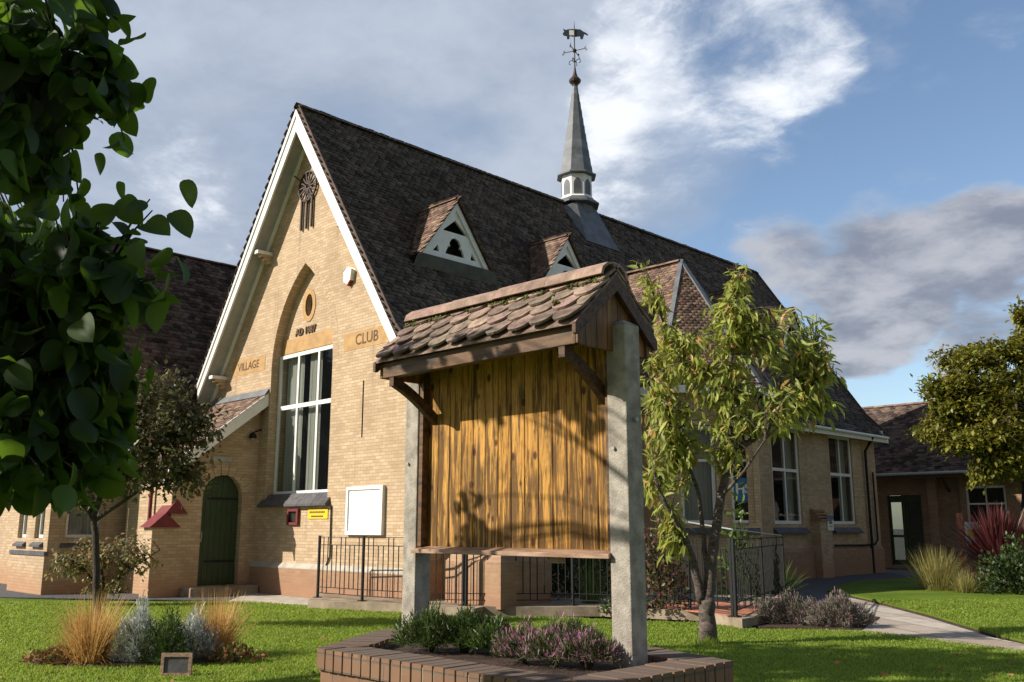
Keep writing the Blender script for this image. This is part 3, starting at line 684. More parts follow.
# spire
SY = 22.95
sp_ = MB(); cz = Vector((CX, SY, 0))
cup = MB().lathe((CX, SY, 0), [(.56, 11.2), (.56, 12.40)], 8, R(22.5)).obj('cupola_base', 'lead', hall)
sk = MB()    # lead saddle over the ridge
for s_ in (1, -1):
    zt = 12.35; zb = 10.75
    xt = CX + s_ * .42; xb_ = CX + s_ * (RZ - zb) / SL + s_ * .09
    sk.add([(xt, SY - .5, zt), (xt, SY + .5, zt), (xb_, SY + .85, zb), (xb_, SY - .85, zb), (CX, SY - .5, zt + .0), (CX, SY + .5, zt)], [(0, 1, 2, 3) if s_ > 0 else (3, 2, 1, 0), (4, 5, 1, 0)])
    xe = CX + s_ * (RZ - 12.1) / SL
    sk.add([(xt, SY - .5, zt), (xb_, SY - .85, zb), (xe, SY - .95, 12.13)], [(0, 1, 2)]); sk.add([(xt, SY + .5, zt), (xb_, SY + .85, zb), (xe, SY + .95, 12.13)], [(0, 2, 1)])
sk.obj('lead_saddle', 'lead', cup)
MB().lathe((CX, SY, 0), [(.52, 12.34), (.80, 12.38), (.80, 12.43), (.55, 12.64)], 8, R(22.5)).obj('cupola_ledge', 'lead_dark', cup)
lan = MB().lathe((CX, SY, 0), [(.58, 12.56), (.60, 12.62), (.545, 12.68), (.545, 13.42), (.6, 13.5)], 8, R(22.5)).obj('cupola_lantern', 'white_paint', cup)
for k in range(8):
    a = R(45 * k); Wd = Vector((math.cos(a), math.sin(a), 0)); Ud = Vector((-math.sin(a), math.cos(a), 0)); O = Vector((CX, SY, 0)) + Wd * (.545 * math.cos(R(22.5)) + .012)
    MB().slab(arch(-.135, .135, 12.72, 13.06, .24, 5), O, Ud, Z, Wd, .01).obj('louvre', 'lead_dark', lan)
pr = [(.60, 13.44), (.60, 13.50)]; cone = MB()
for i in range(11):
    z0 = 13.5 + i * .305; r0 = .60 - (.60 - .085) * (i / 11) ** .93; r1 = .60 - (.60 - .085) * ((i + 1) / 11) ** .93
    cone.lathe((CX, SY, 0), [(r0, z0), (r1 + .016, z0 + .30)], 8, R(22.5))
cone.lathe((CX, SY, 0), [(.54, 13.42), (.71, 13.44), (.71, 13.49), (.54, 13.58)], 8, R(22.5))
spi = cone.obj('spire', 'lead', cup)
wv = MB(); bz = 16.82
wv.lathe((CX, SY, 0), [(.07, bz), (.10, bz + .05), (.11, bz + .1), (.20, bz + .2), (.22, bz + .27), (.17, bz + .34), (.10, bz + .42), (.06, bz + .55), (.025, bz + .8), (.02, bz + 2.25), (.004, bz + 2.6)], 12)
for a in (20, 110, 200, 290):
    d = Vector((math.cos(R(a)), math.sin(R(a)), 0)); c = Vector((CX, SY, bz + 1.42)); wv.bar(c, c + d * .42, .022); wv.bar(c + d * .42 - Z * .09, c + d * .42 + Z * .09, .022); wv.bar(c + d * .36 + Z * .07, c + d * .48 - Z * .07, .02)
    q = Vector((CX, SY, bz + .95)); wv.tube([q, q + d * .10 + Z * .12, q + d * .2 + Z * .1, q + d * .22, q + d * .16 - Z * .03], .015, 5)
wv.lathe((CX, SY, bz + 1.42), [(.01, -.09), (.07, -.04), (.07, .04), (.01, .09)], 8); wv.obj('weathervane', 'iron_brown', cup)
pig = [(-.42, .06), (-.36, .16), (-.40, .26), (-.30, .21), (-.22, .24), (0, .25), (.22, .23), (.32, .15), (.42, .10), (.50, .02), (.47, .0), (.36, .06), (.34, -.02), (.30, -.14), (.22, -.14), (.20, -.03), (0, -.05), (-.16, -.02), (-.18, -.14), (-.26, -.14), (-.27, -.02), (-.36, -.01)]
pd = CR * .96 + Z * 0; pig_o = Vector((CX, SY, bz + 2.02))
MB().slab([(a, b) for a, b in pig[::-1]], pig_o, CR, Z, -CF, .03).obj('vane_animal', 'copper_dark', cup)
MB().slab([(-.18, .0), (.02, .0), (.02, .19), (-.18, .2)], pig_o - CF * .006, CR, Z, -CF, .042).obj('vane_patch', 'white_paint', cup)

# sun-wheel ornament on the gable
orn = MB(); oc = Vector((-19.86, GY - .05, 10.3))
for i in range(24):
    a0 = 2 * math.pi * i / 24; a1 = 2 * math.pi * (i + 1) / 24
    orn.bar(oc + X * .40 * math.cos(a0) + Z * .40 * math.sin(a0), oc + X * .40 * math.cos(a1) + Z * .40 * math.sin(a1), .035, .05, Y)
for i in range(14):
    a = 2 * math.pi * i / 14; orn.bar(oc + X * .06 * math.cos(a) + Z * .06 * math.sin(a), oc + X * .39 * math.cos(a) + Z * .39 * math.sin(a), .035, .035, Y)
for dx in (-.24, 0, .24): orn.bar(oc + X * dx - Z * .3, oc + X * dx - Z * 1.15, .05, .05, Y)
orn.tube([oc, oc + Vector((-.12, -.35, .22))], .02, 6)
orn.obj('wheel_ornament', 'iron_brown', hall)

# porch (lean-to with the green door facing right)
PX = -21.7; PY = 10.15
door_arch = arch(10.93, 12.0, .2, 2.3, .68, 7)
wallU([(PY, -.1), (GY, -.1), (GY, 4.8), (PY, 3.05)], [door_arch], X * PX, Y, X, name='porch_wall', th=.35)
wallU([(WX + .36, -.1), (PX - .003, -.1), (PX - .003, 3.1), (WX + .36, 3.1)], [], Y * (PY - .003), X, -Y, name='porch_wall', th=.35)
MB().slab(door_arch, X * (PX - .2), Y, Z, X, .05).obj('porch_back', 'door_green', hall)
dr = MB()
for i in range(7):
    u0 = 10.95 + i * 1.03 / 7; u1 = u0 + 1.03 / 7 - .008; zt = 2.3 + math.sqrt(max(0, .68 ** 2 - (abs((u0 + u1) / 2 - 11.465) + .145) ** 2))
    dr.box(PX - .2, PX - .165, u0, u1, .22, zt)
dr = dr.obj('door', 'door_green', hall)
MB().box(PX - .165, PX - .15, 11.15, 11.95, 2.28, 2.34).obj('hinge', 'black_iron', dr); MB().box(PX - .165, PX - .15, 11.15, 11.95, .75, .81).obj('hinge', 'black_iron', dr)
MB().tube([(PX - .12, 11.02, 1.5), (PX - .12, 11.02, 1.32)], .02, 6).box(PX - .165, PX - .13, 11.0, 11.04, 1.25, 1.32).obj('handle', 'grey_paint', dr)
ar = MB()
for i in range(11):
    a0 = math.pi * i / 11 + .02; a1 = math.pi * (i + 1) / 11 - .02
    c = (11.465, 2.22); p = [(c[0] + rr * math.cos(a), c[1] + rr * math.sin(a) * 1.12) for a, rr in ((a0, .60), (a0, .86), (a1, .86), (a1, .60))]
    ar.slab(p, X * (PX + .02), Y, Z, X, .06)
ar.obj('arch_ring', 'brick', hall)
MB().box(PX, PX + .55, 10.5, 12.28, -.05, .2).obj('doorstep', 'kerb_concrete', hall, bevel=.02)
MB().box(PX, PX + .04, 11.1, 11.62, 3.22, 3.34).obj('lamp_plate', 'grey_paint', hall)
VX = -21.38; zt, zb, yb = 5.0, 3.0, 9.85
pr_ = MB(); pr_.add([(WX, GY, zt), (VX, GY, zt), (VX, yb, zb), (WX, yb, zb), (WX, GY, zt - .1), (VX, GY, zt - .1), (VX, yb, zb - .1), (WX, yb, zb - .1)], [(3, 2, 1, 0), (4, 5, 6, 7), (0, 1, 5, 4), (1, 2, 6, 5), (2, 3, 7, 6), (3, 0, 4, 7)]); pr_.obj('porch_roof', 'underlay', hall)
sv = Vector((0, GY - yb, zt - zb)); tiles('porch_tiles', (WX, yb, zb), X, sv, [(0, 0), (VX - WX, 0), (VX - WX, sv.length), (0, sv.length)], 'tile_red', hall, tw=.17, g=.11)
MB().add([(VX + .01, GY, zt + .04), (VX + .01, yb, zb + .04), (VX + .01, yb, zb - .30), (VX + .01, GY, zt - .30), (VX + .05, GY, zt + .04), (VX + .05, yb, zb + .04), (VX + .05, yb, zb - .30), (VX + .05, GY, zt - .30)], [(0, 1, 2, 3), (7, 6, 5, 4), (0, 4, 5, 1), (3, 2, 6, 7), (1, 5, 6, 2), (0, 3, 7, 4)]).obj('porch_bargeboard', 'white_paint', hall)
MB().add([(WX, GY - .01, zt + .15), (VX + .05, GY - .01, zt + .15), (VX + .05, GY - .14, zt - .04), (WX, GY - .14, zt - .04)], [(0, 3, 2, 1)]).obj('porch_flashing', 'lead', hall)
# red-capped pier at the porch corner
MB().box(PX - .46, PX + .002, 9.72, PY, -.1, 1.62).obj('porch_pier', 'brick', hall)
cap = MB()
for (ya, yb_, za, zb_) in ((9.62, 10.4, 1.60, 1.95), (9.98, 10.55, 1.92, 2.27)):
    cap.slab([(ya, za), (yb_, za), ((ya + yb_) / 2, zb_)], X * (PX + .06 + ya * .0001), Y, Z, X, .55)
cap.obj('pier_cap', 'red_paint', hall)
MB().tube([(PX - .95, PY - .1, 3.0), (PX - .95, PY - .1, 0)], .05, 8).obj('downpipe', 'red_paint', hall)

# transept with three-sided end
tc = Vector((-14.98, 22, 9.24))
VW = [(-14.1, 19.75), (-12.45, 21.4), (-13.0, 22.4), (-14.2, 24.0)]
VR = [(-13.98, 19.35), (-12.15, 21.2), (-12.6, 22.75), (-14.0, 24.5)]
ze = 5.2
def facewall(a, b, holes, zt=5.2, nm='transept_wall'):
    a = Vector((*a, 0)); b = Vector((*b, 0)); U_ = (b - a).normalized(); W_ = U_.cross(Z); L = (b - a).length
    MB().slab([(0, -.1), (L, -.1), (L, zt), (0, zt)], a, U_, Z, W_, .3, holes).obj(nm, 'brick', hall); return a, U_, W_, L
facewall((EX - .2, 19.75), VW[0], [])
L_ = math.dist(VW[0], VW[1])
ha = [(.32, 1.68), (1.25, 1.68), (1.25, 4.2), (.32, 4.2)]; hb = [(1.62, 1.7), (2.2, 1.7), (2.2, 4.2), (1.62, 4.2)]
a, U_, W_, L = facewall(VW[0], VW[1], [ha, hb])
window(a - W_ * .1, U_, W_, .33, 1.24, 1.69, 4.19, 1, [3.3], hall, fw=.09, curtain=[(.12, .98)])
wHS = window(a - W_ * .1, U_, W_, 1.63, 2.19, 1.71, 4.19, 1, [3.3], hall, fw=.07)
sill(a, U_, W_, .2, 2.3, 1.42, 1.7, .13, hall)
MB().fbox(a, U_, Z, W_, 1.66, 2.15, 2.25, 2.85, -.13, -.124).obj('blue_notice', 'blue_sign', wHS)
link('lettering', text_mesh('HS', .34, a + U_ * 1.95 + Z * 2.57 - W_ * .122, U_, Z, W_, .002, .012), 'white_paint', wHS)
facewall(VW[1], VW[2], []); facewall(VW[2], VW[3], []); facewall(VW[3], (EX - .2, 24.2), [])
VRz = [Vector((x, y, ze)) for x, y in VR]; rr0 = Vector((CX + 1.2, 22, 9.24))
tr = MB(); B0 = Vector((-16.6, 19.35, ze)); B1 = Vector((-16.6, 24.6, ze))
fan = [B0, *VRz, B1]
tr.add([tc, rr0, *fan], [(1, 2, 3, 0), (0, 3, 4), (0, 4, 5), (0, 5, 6), (0, 6, 7, 1)]); tr.obj('transept_roof', 'underlay', hall)
def facet(p, q, apex, apex2=None, mat='tile_red'):
    U_ = (q - p).normalized(); ap = apex - p; V_ = (ap - U_ * ap.dot(U_)).normalized()
    poly = [(0, 0), ((q - p).length, 0), (ap.dot(U_), ap.dot(V_))]
    if apex2 is not None: ap2 = apex2 - p; poly = [(0, 0), ((q - p).length, 0), (ap.dot(U_), ap.dot(V_)), (ap2.dot(U_), ap2.dot(V_))]
    tiles('transept_tiles', p, U_, V_, poly, mat, hall, tw=.17, g=.105)
facet(B0, VRz[0], tc, rr0); facet(VRz[0], VRz[1], tc); facet(VRz[1], VRz[2], tc); facet(VRz[2], VRz[3], tc); facet(VRz[3], B1, rr0, tc)
ridge('transept_ridge', rr0 + Z * .04, tc + Z * .04, .15, .4, 'tile_red', hall)
hp = MB()
for v in VRz[:3]: hp.bar(tc + Z * .06, v + (v - tc).normalized() * .02 + Z * .06, .13, .05)
hp.obj('lead_hip', 'lead', hall)
fs = MB()
for p, q in ((Vector((-15.2, 19.4, ze)), VRz[0]), (VRz[0], VRz[1]), (VRz[1], VRz[2]), (VRz[2], VRz[3])): fs.bar(p - Z * .1, q - Z * .1, .04, .2)
fs.obj('fascia', 'white_paint', hall)

# things fixed on the gable
nc = thing('notice_case', 'white framed noticeboard with pale papers on the sunlit brick gable', 'notice case', (-16.95, GY, 1.4))
f = MB(); f.slab([(-17.62, 1.44), (-16.27, 1.44), (-16.27, 2.5), (-17.62, 2.5)], Y * (GY - .09), X, Z, -Y, .085, [[(-17.54, 1.52), (-16.35, 1.52), (-16.35, 2.42), (-17.54, 2.42)]]); f.obj('frame', 'white_paint', nc, bevel=.008)
MB().box(-17.54, -16.35, GY - .06, GY - .02, 1.52, 2.42).obj('back_panel', 'paper', nc)
pp = MB()
for i, (x, z_, w, h) in enumerate([(-17.45, 1.6, .3, .42), (-17.08, 1.62, .3, .4), (-16.72, 1.58, .3, .42), (-17.4, 2.06, .26, .32), (-17.05, 2.08, .32, .28), (-16.7, 2.05, .3, .33)]): pp.box(x, x + w, GY - .066, GY - .061, z_, z_ + h)
pp.obj('papers', 'white_paint', nc)
ys = thing('warning_sign', 'small yellow wall sign with dark printing under the gable window', 'sign', (-18.83, GY, 1.8))
MB().box(-19.24, -18.42, GY - .02, GY - .003, 1.8, 2.02).obj('plate', 'yellow_paint', ys)
mk = MB(); x = -19.17
for w in (.05, .04, .06, .03, .05, .04, .06, .05, .04, .05): mk.box(x, x + w, GY - .024, GY - .0205, 1.93, 1.975); x += w + .018
mk.box(-19.1, -18.6, GY - .024, GY - .0205, 1.84, 1.875); mk.obj('printing', 'stone_text', ys)
rbx = thing('wall_case', 'small dark red framed glass case on the brick below the gable window', 'case', (-19.85, GY, 1.6))
MB().slab([(-20.1, 1.66), (-19.62, 1.66), (-19.62, 2.04), (-20.1, 2.04)], Y * (GY - .07), X, Z, -Y, .065, [[(-20.03, 1.72), (-19.69, 1.72), (-19.69, 1.98), (-20.03, 1.98)]]).obj('frame', 'red_paint', rbx)
MB().box(-20.03, -19.69, GY - .05, GY - .03, 1.72, 1.98).obj('pane', 'glass', rbx)
al = thing('alarm_box', 'white bell box with a red lower edge high on the gable', 'alarm', (-17.85, GY, 7.3))
MB().slab([(-18.0, 7.38), (-17.86, 7.30), (-17.72, 7.38), (-17.68, 7.62), (-17.86, 7.70), (-18.04, 7.62)], Y * (GY - .1), X, Z, -Y, .095).obj('cover', 'white_paint', al, bevel=.02)
MB().slab([(-17.98, 7.36), (-17.86, 7.24), (-17.74, 7.36), (-17.86, 7.298)], Y * (GY - .09), X, Z, -Y, .08).obj('beacon', 'alarm_red', al)
fl = thing('floodlight', 'small dark floodlight under the white porch bargeboard', 'lamp', (-21.6, GY - .25, 4.0))
MB().tube([(-21.62, GY, 4.1), (-21.6, GY - .2, 4.02)], .02, 6).obj('arm', 'black_iron', fl)
MB().lathe((-21.6, GY - .25, 3.86), [(.03, .15), (.09, .08), (.10, 0), (.02, -.01)], 10).obj('head', 'black_iron', fl)
MB().lathe((-21.6, GY - .25, 3.84), [(.02, .01), (.05, 0), (.01, -.02)], 10).obj('lens', 'white_paint', fl)
ns = thing('wall_notice', 'small white and blue notice beside the right hand window of the hall', 'sign', (EX + .33, 29.6, 1.6))
xs0 = EX + .33
MB().box(xs0, xs0 + .015, 29.42, 29.84, 1.5, 1.98).obj('plate', 'white_paint', ns)
MB().box(xs0 + .0155, xs0 + .02, 29.42, 29.84, 1.86, 1.98).obj('heading', 'blue_sign', ns)
MB().box(xs0 + .0155, xs0 + .02, 29.53, 29.73, 1.72, 1.79).obj('symbol', 'blue_sign', ns)
MB().box(xs0 + .0155, xs0 + .02, 29.50, 29.76, 1.63, 1.65).obj('small_print', 'stone_text', ns)
# ---------------- left wing ----------------
lw = thing('side_building', 'lower buff brick building with brown tiled roof left of the gable', 'building', (-28, 16, 0))
LX = -24.62; LR = -28.3; LZ = 10.3; le = 4.6
MB().slab([(8.755, -.1), (16, -.1), (16, 4.7), (8.755, 4.7)], X * (LX + .02), Y, Z, X, .35, [[(8.8, 1.33), (9.65, 1.33), (9.65, 3.3), (8.8, 3.3)]]).obj('wall', 'brick', lw)
fwh = [[(-26.85, 1.33), (-26.2, 1.33), (-26.2, 3.4), (-26.85, 3.4)], [(-25.6, 1.33), (-24.95, 1.33), (-24.95, 3.4), (-25.6, 3.4)]]
MB().slab([(-27.0, -.1), (LX + .019, -.1), (LX + .019, 4.6), (-27.0, 4.6)], Y * 8.4, X, Z, -Y, .35, fwh).obj('wall', 'brick', lw)
for h in fwh:
    window(Y * 8.5, X, -Y, h[0][0] + .01, h[1][0] - .01, 1.34, 3.39, 1, [2.2], lw, fw=.08, curtain=[(.1, .9)]); sill(Y * 8.4, X, -Y, h[0][0] - .05, h[1][0] + .05, 1.12, 1.34, .09, lw, 2)
window(X * (LX - .1), Y, X, 8.81, 9.64, 1.34, 3.29, 1, [], lw, fw=.08, curtain=[(.2, .95)]); sill(X * LX, Y, X, 8.7, 9.8, 1.1, 1.34, .1, lw)
MB().box(-27.05, LX + .09, 8.33, 8.4, -.1, .92).box(LX + .02, LX + .09, 8.4, 9.9, -.1, .92).obj('plinth', 'brick', lw)
MB().box(-27.06, LX + .14, 8.3, 8.4, .92, 1.02).obj('string_course', 'slate', lw)
ssl = (LZ - le) / (LX + .3 - LR); xe_ = LX + .3
MB().add([(LR, 8, LZ), (xe_, 8, le), (xe_, 30, le), (LR, 30, LZ), (2 * LR - xe_, 8, le), (2 * LR - xe_, 30, le)], [(0, 1, 2, 3), (3, 5, 4, 0), (0, 4, 1), (3, 2, 5)]).obj('roof', 'underlay', lw)
sv = Vector((LR - xe_, 0, LZ - le)); tiles('roof_tiles', (xe_, 8, le), Y, sv, [(0, 0), (22, 0), (22, sv.length), (0, sv.length)], 'tile_left', lw, tw=.22, g=.15, th=.028, rnd=.05)
ridge('ridge_tiles', (LR, 8, LZ + .03), (LR, 30, LZ + .03), .16, .45, 'ridge_dark', lw)
MB().slab([(2 * LR - xe_ + .4, -.1), (-27.0, -.1), (-27.0, 4.6), (LR, LZ - .4), (2 * LR - xe_ + .4, 4.6)], Y * 9.2, X, Z, -Y, .3).obj('wall', 'brick', lw)
wh = thing('white_house', 'white rendered building at the far left edge with a dark window', 'building', (-40, 12, 0))
MB().slab([(-46, -.1), (-36.2, -.1), (-36.2, 3.4), (-46, 3.4)], Y * 12, X, Z, -Y, 4, [[(-38.0, 1.2), (-36.9, 1.2), (-36.9, 2.6), (-38.0, 2.6)]]).obj('wall', 'render_white', wh)
window(Y * 12.1, X, -Y, -37.99, -36.91, 1.21, 2.59, 2, [], wh)
MB().add([(-46.3, 11.6, 3.3), (-35.9, 11.6, 3.3), (-35.9, 14, 5.4), (-46.3, 14, 5.4), (-46.3, 16.4, 3.3), (-35.9, 16.4, 3.3)], [(0, 1, 2, 3), (3, 2, 5, 4), (1, 5, 2), (0, 3, 4)]).obj('roof', 'tile_left', wh)

# ---------------- right wing ----------------
rw = thing('rear_wing', 'low brick wing with brown tiled roof and dark glazed doors behind the lawn', 'building', (-12, 38, 0))
RY = 38.6
rh = [[(-16.55, .1), (-15.15, .1), (-15.15, 2.9), (-16.55, 2.9)], [(-13.45, 1.6), (-11.95, 1.6), (-11.95, 3.2), (-13.45, 3.2)], [(-9.9, 1.25), (-8.4, 1.25), (-8.4, 2.95), (-9.9, 2.95)]]
MB().slab([(-17.6, -.1), (4, -.1), (4, 3.8), (-17.6, 3.8)], Y * RY, X, Z, -Y, .3, rh).obj('wall', 'brick_wing', rw)
for h in rh[1:]: window(Y * (RY + .1), X, -Y, h[0][0] + .01, h[1][0] - .01, h[0][1] + .01, h[2][1] - .01, 2, [h[0][1] + .9], rw, fw=.09)
dd = MB()
for a, b in ((-16.54, -15.86), (-15.84, -15.16)):
    dd.slab([(a, .11), (b, .11), (b, 2.89), (a, 2.89)], Y * (RY + .1), X, Z, -Y, .05, [[(a + .09, .3), (b - .09, .3), (b - .09, 1.2), (a + .09, 1.2)], [(a + .09, 1.3), (b - .09, 1.3), (b - .09, 2.62), (a + .09, 2.62)]])
dd = dd.obj('door', 'door_green', rw); MB().box(-16.47, -15.23, RY + .12, RY + .125, .3, 2.62).obj('pane', 'glass', dd)
MB().box(-17, 3.5, RY + 2.5, RY + 2.55, 0, 3.7).obj('inner_wall', 'interior', rw)
ye = RY - .95; ze2 = 3.72; yr = RY + 3.2; zr = 7.0
MB().add([(-19.5, ye, ze2), (4.5, ye, ze2), (4.5, yr, zr), (-19.5, yr, zr), (-19.5, yr + 4, ze2), (4.5, yr + 4, ze2)], [(0, 1, 2, 3), (3, 2, 5, 4), (1, 5, 2), (0, 3, 4)]).obj('roof', 'underlay', rw)
sv = Vector((0, yr - ye, zr - ze2)); tiles('roof_tiles', (-19.5, ye, ze2), X, sv, [(0, 0), (24, 0), (24, sv.length), (0, sv.length)], 'tile_left', rw, tw=.24, g=.16, th=.02)
ridge('ridge_tiles', (-19.5, yr, zr + .04), (4.5, yr, zr + .04), .16, .45, 'tile_red', rw)
MB().tube([(-17.5, ye - .06, ze2 - .02), (4.5, ye - .06, ze2 - .04)], .06, 8).obj('gutter', 'grey_paint', rw)
MB().box(-19, 4.4, ye + .02, ye + .05, ze2 - .2, ze2 - .02).obj('fascia', 'dark_wood', rw)
MB().box(-14.75, -14.4, RY - .35, RY, -.1, 3.6).box(-13.6, -13.4, RY - .1, RY, -.1, 3.6).obj('pier', 'brick_wing', rw)
for i, xx in enumerate((-14.0, -10.6)):
    MB().bar((xx, ye + .05, ze2 - .1), (xx, RY - .02, 3.0), .08).obj('bracket', 'dark_wood', rw)

# ---------------- railings ----------------
def railing(pts, label, h=1.25, heights=None):
    t = thing('iron_railing', label, 'railing', pts[0], 'black iron railings round the terrace'); zt = lambda p: p.z + h
    for p in pts: 
        m = MB(); m.bar(p, p + Z * (h + .03), .045); m.box(p.x - .07, p.x + .07, p.y - .07, p.y + .07, p.z, p.z + .015); m.obj('post', 'black_iron', t)
    for p, q in zip(pts, pts[1:]):
        L = (q - p).length; m = MB()
        for dz in (h, h - .16, .22, .10): m.bar(p + Z * dz, q + Z * dz, .03 if dz < h else .045, .014)
        m.obj('rail', 'black_iron', t)
        n = max(3, int(L / .135)); d = (q - p) / n
        for i in range(1, n):
            a = p + d * i; g = i % 4 in (1, 2); m = MB(); m.bar(a + Z * (.10 if g else .22), a + Z * (h if g else h - .16), .015); m.obj('baluster', 'black_iron', t)
    return t
P = lambda x, y: gp(x, y, .15)
railing([P(317.5, 597.5), P(362, 601), P(408, 604), P(463, 605.5)], 'black iron railing along the foot of the sunlit gable wall')
railing([P(466, 605.6), P(573, 605.5), P(690, 610), P(733, 616.5)], 'black iron railing behind the notice board legs and cherry tree')
r0, r1 = P(736, 617), P(785, 596.5)
railing([r0, r0.lerp(r1, .5), r1], 'black iron ramp railing right of the cherry trunk')
hr = MB(); hr.tube([gp(690, 610, .15) + Z * 1.55, r0 + Z * 1.42, r1 + Z * 1.28], .012, 6)
tag(hr.obj('handrail', 'grey_paint'), 'thin grey metal handrail above the ramp railing', 'handrail')
for (x, y, lb) in ((318, 597, 0),): pass

# ---------------- planter ----------------
PT = [(-4.17, 2.77), (-2.43, 2.77), (-2.43, 3.87), (-2.9, 4.0), (-4.62, 4.0), (-4.62, 3.5)]
plt = thing('brick_planter', 'raised brick planter with a soldier course coping holding the notice board', 'planter', (-3.6, 3.4, 0))
def inset(poly, d):
    n = len(poly); out = []
    for i in range(n):
        p0, p1, p2 = Vector(poly[i - 1]), Vector(poly[i]), Vector(poly[(i + 1) % n])
        a = (p1 - p0).normalized(); b = (p2 - p1).normalized(); na = Vector((-a.y, a.x)); nb = Vector((-b.y, b.x))
        m = (na + nb); m /= max(.3, m.dot(na)); out.append(tuple(p1 + m * d))
    return out
inn = inset(PT, .2)
MB().slab(inset(PT, .02), Z * .895, X, Y, Z, .93, [inset(PT, .18)]).obj('wall', 'planter_brick', plt)
cop = MB(); cmort = MB()
for i in range(len(PT)):
    a, b = Vector((*PT[i], 0)), Vector((*PT[(i + 1) % len(PT)], 0)); U_ = (b - a).normalized(); In = Z.cross(U_); L = (b - a).length; n = round(L / .0765); s_ = L / n
    def half(i_):
        p0, p1, p2 = (Vector(PT[(i_ - 1) % len(PT)]), Vector(PT[i_ % len(PT)]), Vector(PT[(i_ + 1) % len(PT)])); return math.tan((p0 - p1).angle(p2 - p1) / 2)
    ta, tb_ = half(i), half(i + 1); dep_ = lambda c: max(.004, min(.215, c * ta - .003, (L - c) * tb_ - .003))
    for k in range(n):
        c0, c1 = k * s_ + .006, (k + 1) * s_ - .006; j = random.uniform(-.002, .002)
        cop.slab([(c0, random.uniform(-.002, .002)), (c1, random.uniform(-.002, .002)), (c1, dep_(c1)), (c0, dep_(c0))], a + Z * (1.0 + j), U_, In, Z, .10)
cop.obj('coping', 'planter_cop' if False else 'planter_brick', plt, bevel=.004)
MB().slab(inset(PT, .006), Z * .988, X, Y, Z, .09, [inset(PT, .205)]).obj('coping_mortar', 'kerb_concrete', plt)
MB().slab(inset(PT, .19), Z * .955, X, Y, Z, .3).obj('planter_soil', 'soil', plt)

# ---------------- roofed notice board ----------------
nb = thing('roofed_noticeboard', 'empty timber notice board with small tiled roof on two concrete posts', 'notice board', (-3.64, 3.63, .9))
for x in (-4.50, -2.90):
    m = MB(); m.box(x, x + .12, 3.57, 3.69, .85, 2.60); m.add([(x, 3.57, 2.60), (x + .12, 3.57, 2.60), (x + .12, 3.69, 2.60), (x, 3.69, 2.60), (x + .06, 3.63, 2.635)], [(0, 1, 4), (1, 2, 4), (2, 3, 4), (3, 0, 4)])
    p = m.obj('post', 'concrete', nb, bevel=.006)
    MB().tube([(x + .124, 3.63, 2.12), (x + .14, 3.63, 2.12)], .013, 8).tube([(x + .04, 3.572, 1.98), (x + .04, 3.556, 1.98)], .009, 8).obj('bolt', 'grey_paint', p)
pn = MB(); xs = np.linspace(-4.36, -2.915, 15)
for i in range(14):
    a, b = xs[i] + .0015, xs[i + 1] - .0015; yf = 3.63 + random.uniform(-.001, .001); e = .0035
    pn.add([(a, yf + e, 1.48), (a + e, yf, 1.48), (b - e, yf, 1.48), (b, yf + e, 1.48), (a, yf + e, 2.56), (a + e, yf, 2.56), (b - e, yf, 2.56), (b, yf + e, 2.56), (a, yf + .02, 1.48), (b, yf + .02, 1.48), (a, yf + .02, 2.56), (b, yf + .02, 2.56)],
           [(0, 1, 5, 4), (1, 2, 6, 5), (2, 3, 7, 6), (9, 8, 10, 11), (0, 4, 10, 8), (3, 9, 11, 7)])
pn.obj('panel', 'panel_wood', nb)
MB().box(-4.37, -2.91, 3.652, 3.665, 1.47, 2.56).obj('panel_backing', 'dark_wood', nb)
MB().box(-4.378, -4.345, 3.58, 3.66, 1.49, 2.5).obj('side_batten', 'fascia_wood', nb); MB().box(-2.925, -2.903, 3.585, 3.66, 1.49, 2.5).obj('side_batten', 'fascia_wood', nb)
sh = MB(); sh.add([(-4.39, 3.54, 1.452), (-2.885, 3.54, 1.452), (-2.91, 3.66, 1.452), (-4.37, 3.66, 1.452), (-4.39, 3.54, 1.475), (-2.885, 3.54, 1.475), (-2.91, 3.63, 1.492), (-4.37, 3.63, 1.492)], [(3, 2, 1, 0), (0, 1, 5, 4), (4, 5, 6, 7), (1, 2, 6, 5), (0, 4, 7, 3), (2, 3, 7, 6)]); sh.obj('shelf', 'shelf_wood', nb, bevel=.003)
MB().box(-3.33, -3.22, 3.6, 3.606, 1.42, 1.452).obj('label_plate', 'kerb_concrete', nb)
XL, XR = -4.40, -2.82; yf, yk, rz, ezz = 3.25, 3.89, 2.87, 2.565; ym = (yf + yk) / 2
for yy, s_ in ((yf + .035, 1), (yk - .035, -1)):
    MB().box(XL + .03, XR - .02, yy, yy + s_ * .025, 2.465, 2.555).obj('fascia', 'fascia_wood', nb, bevel=.003)
    MB().box(XL + .05, XR - .05, yy + s_ * .03, yy + s_ * .07, 2.47, 2.52).obj('rafter_plate', 'dark_wood', nb)
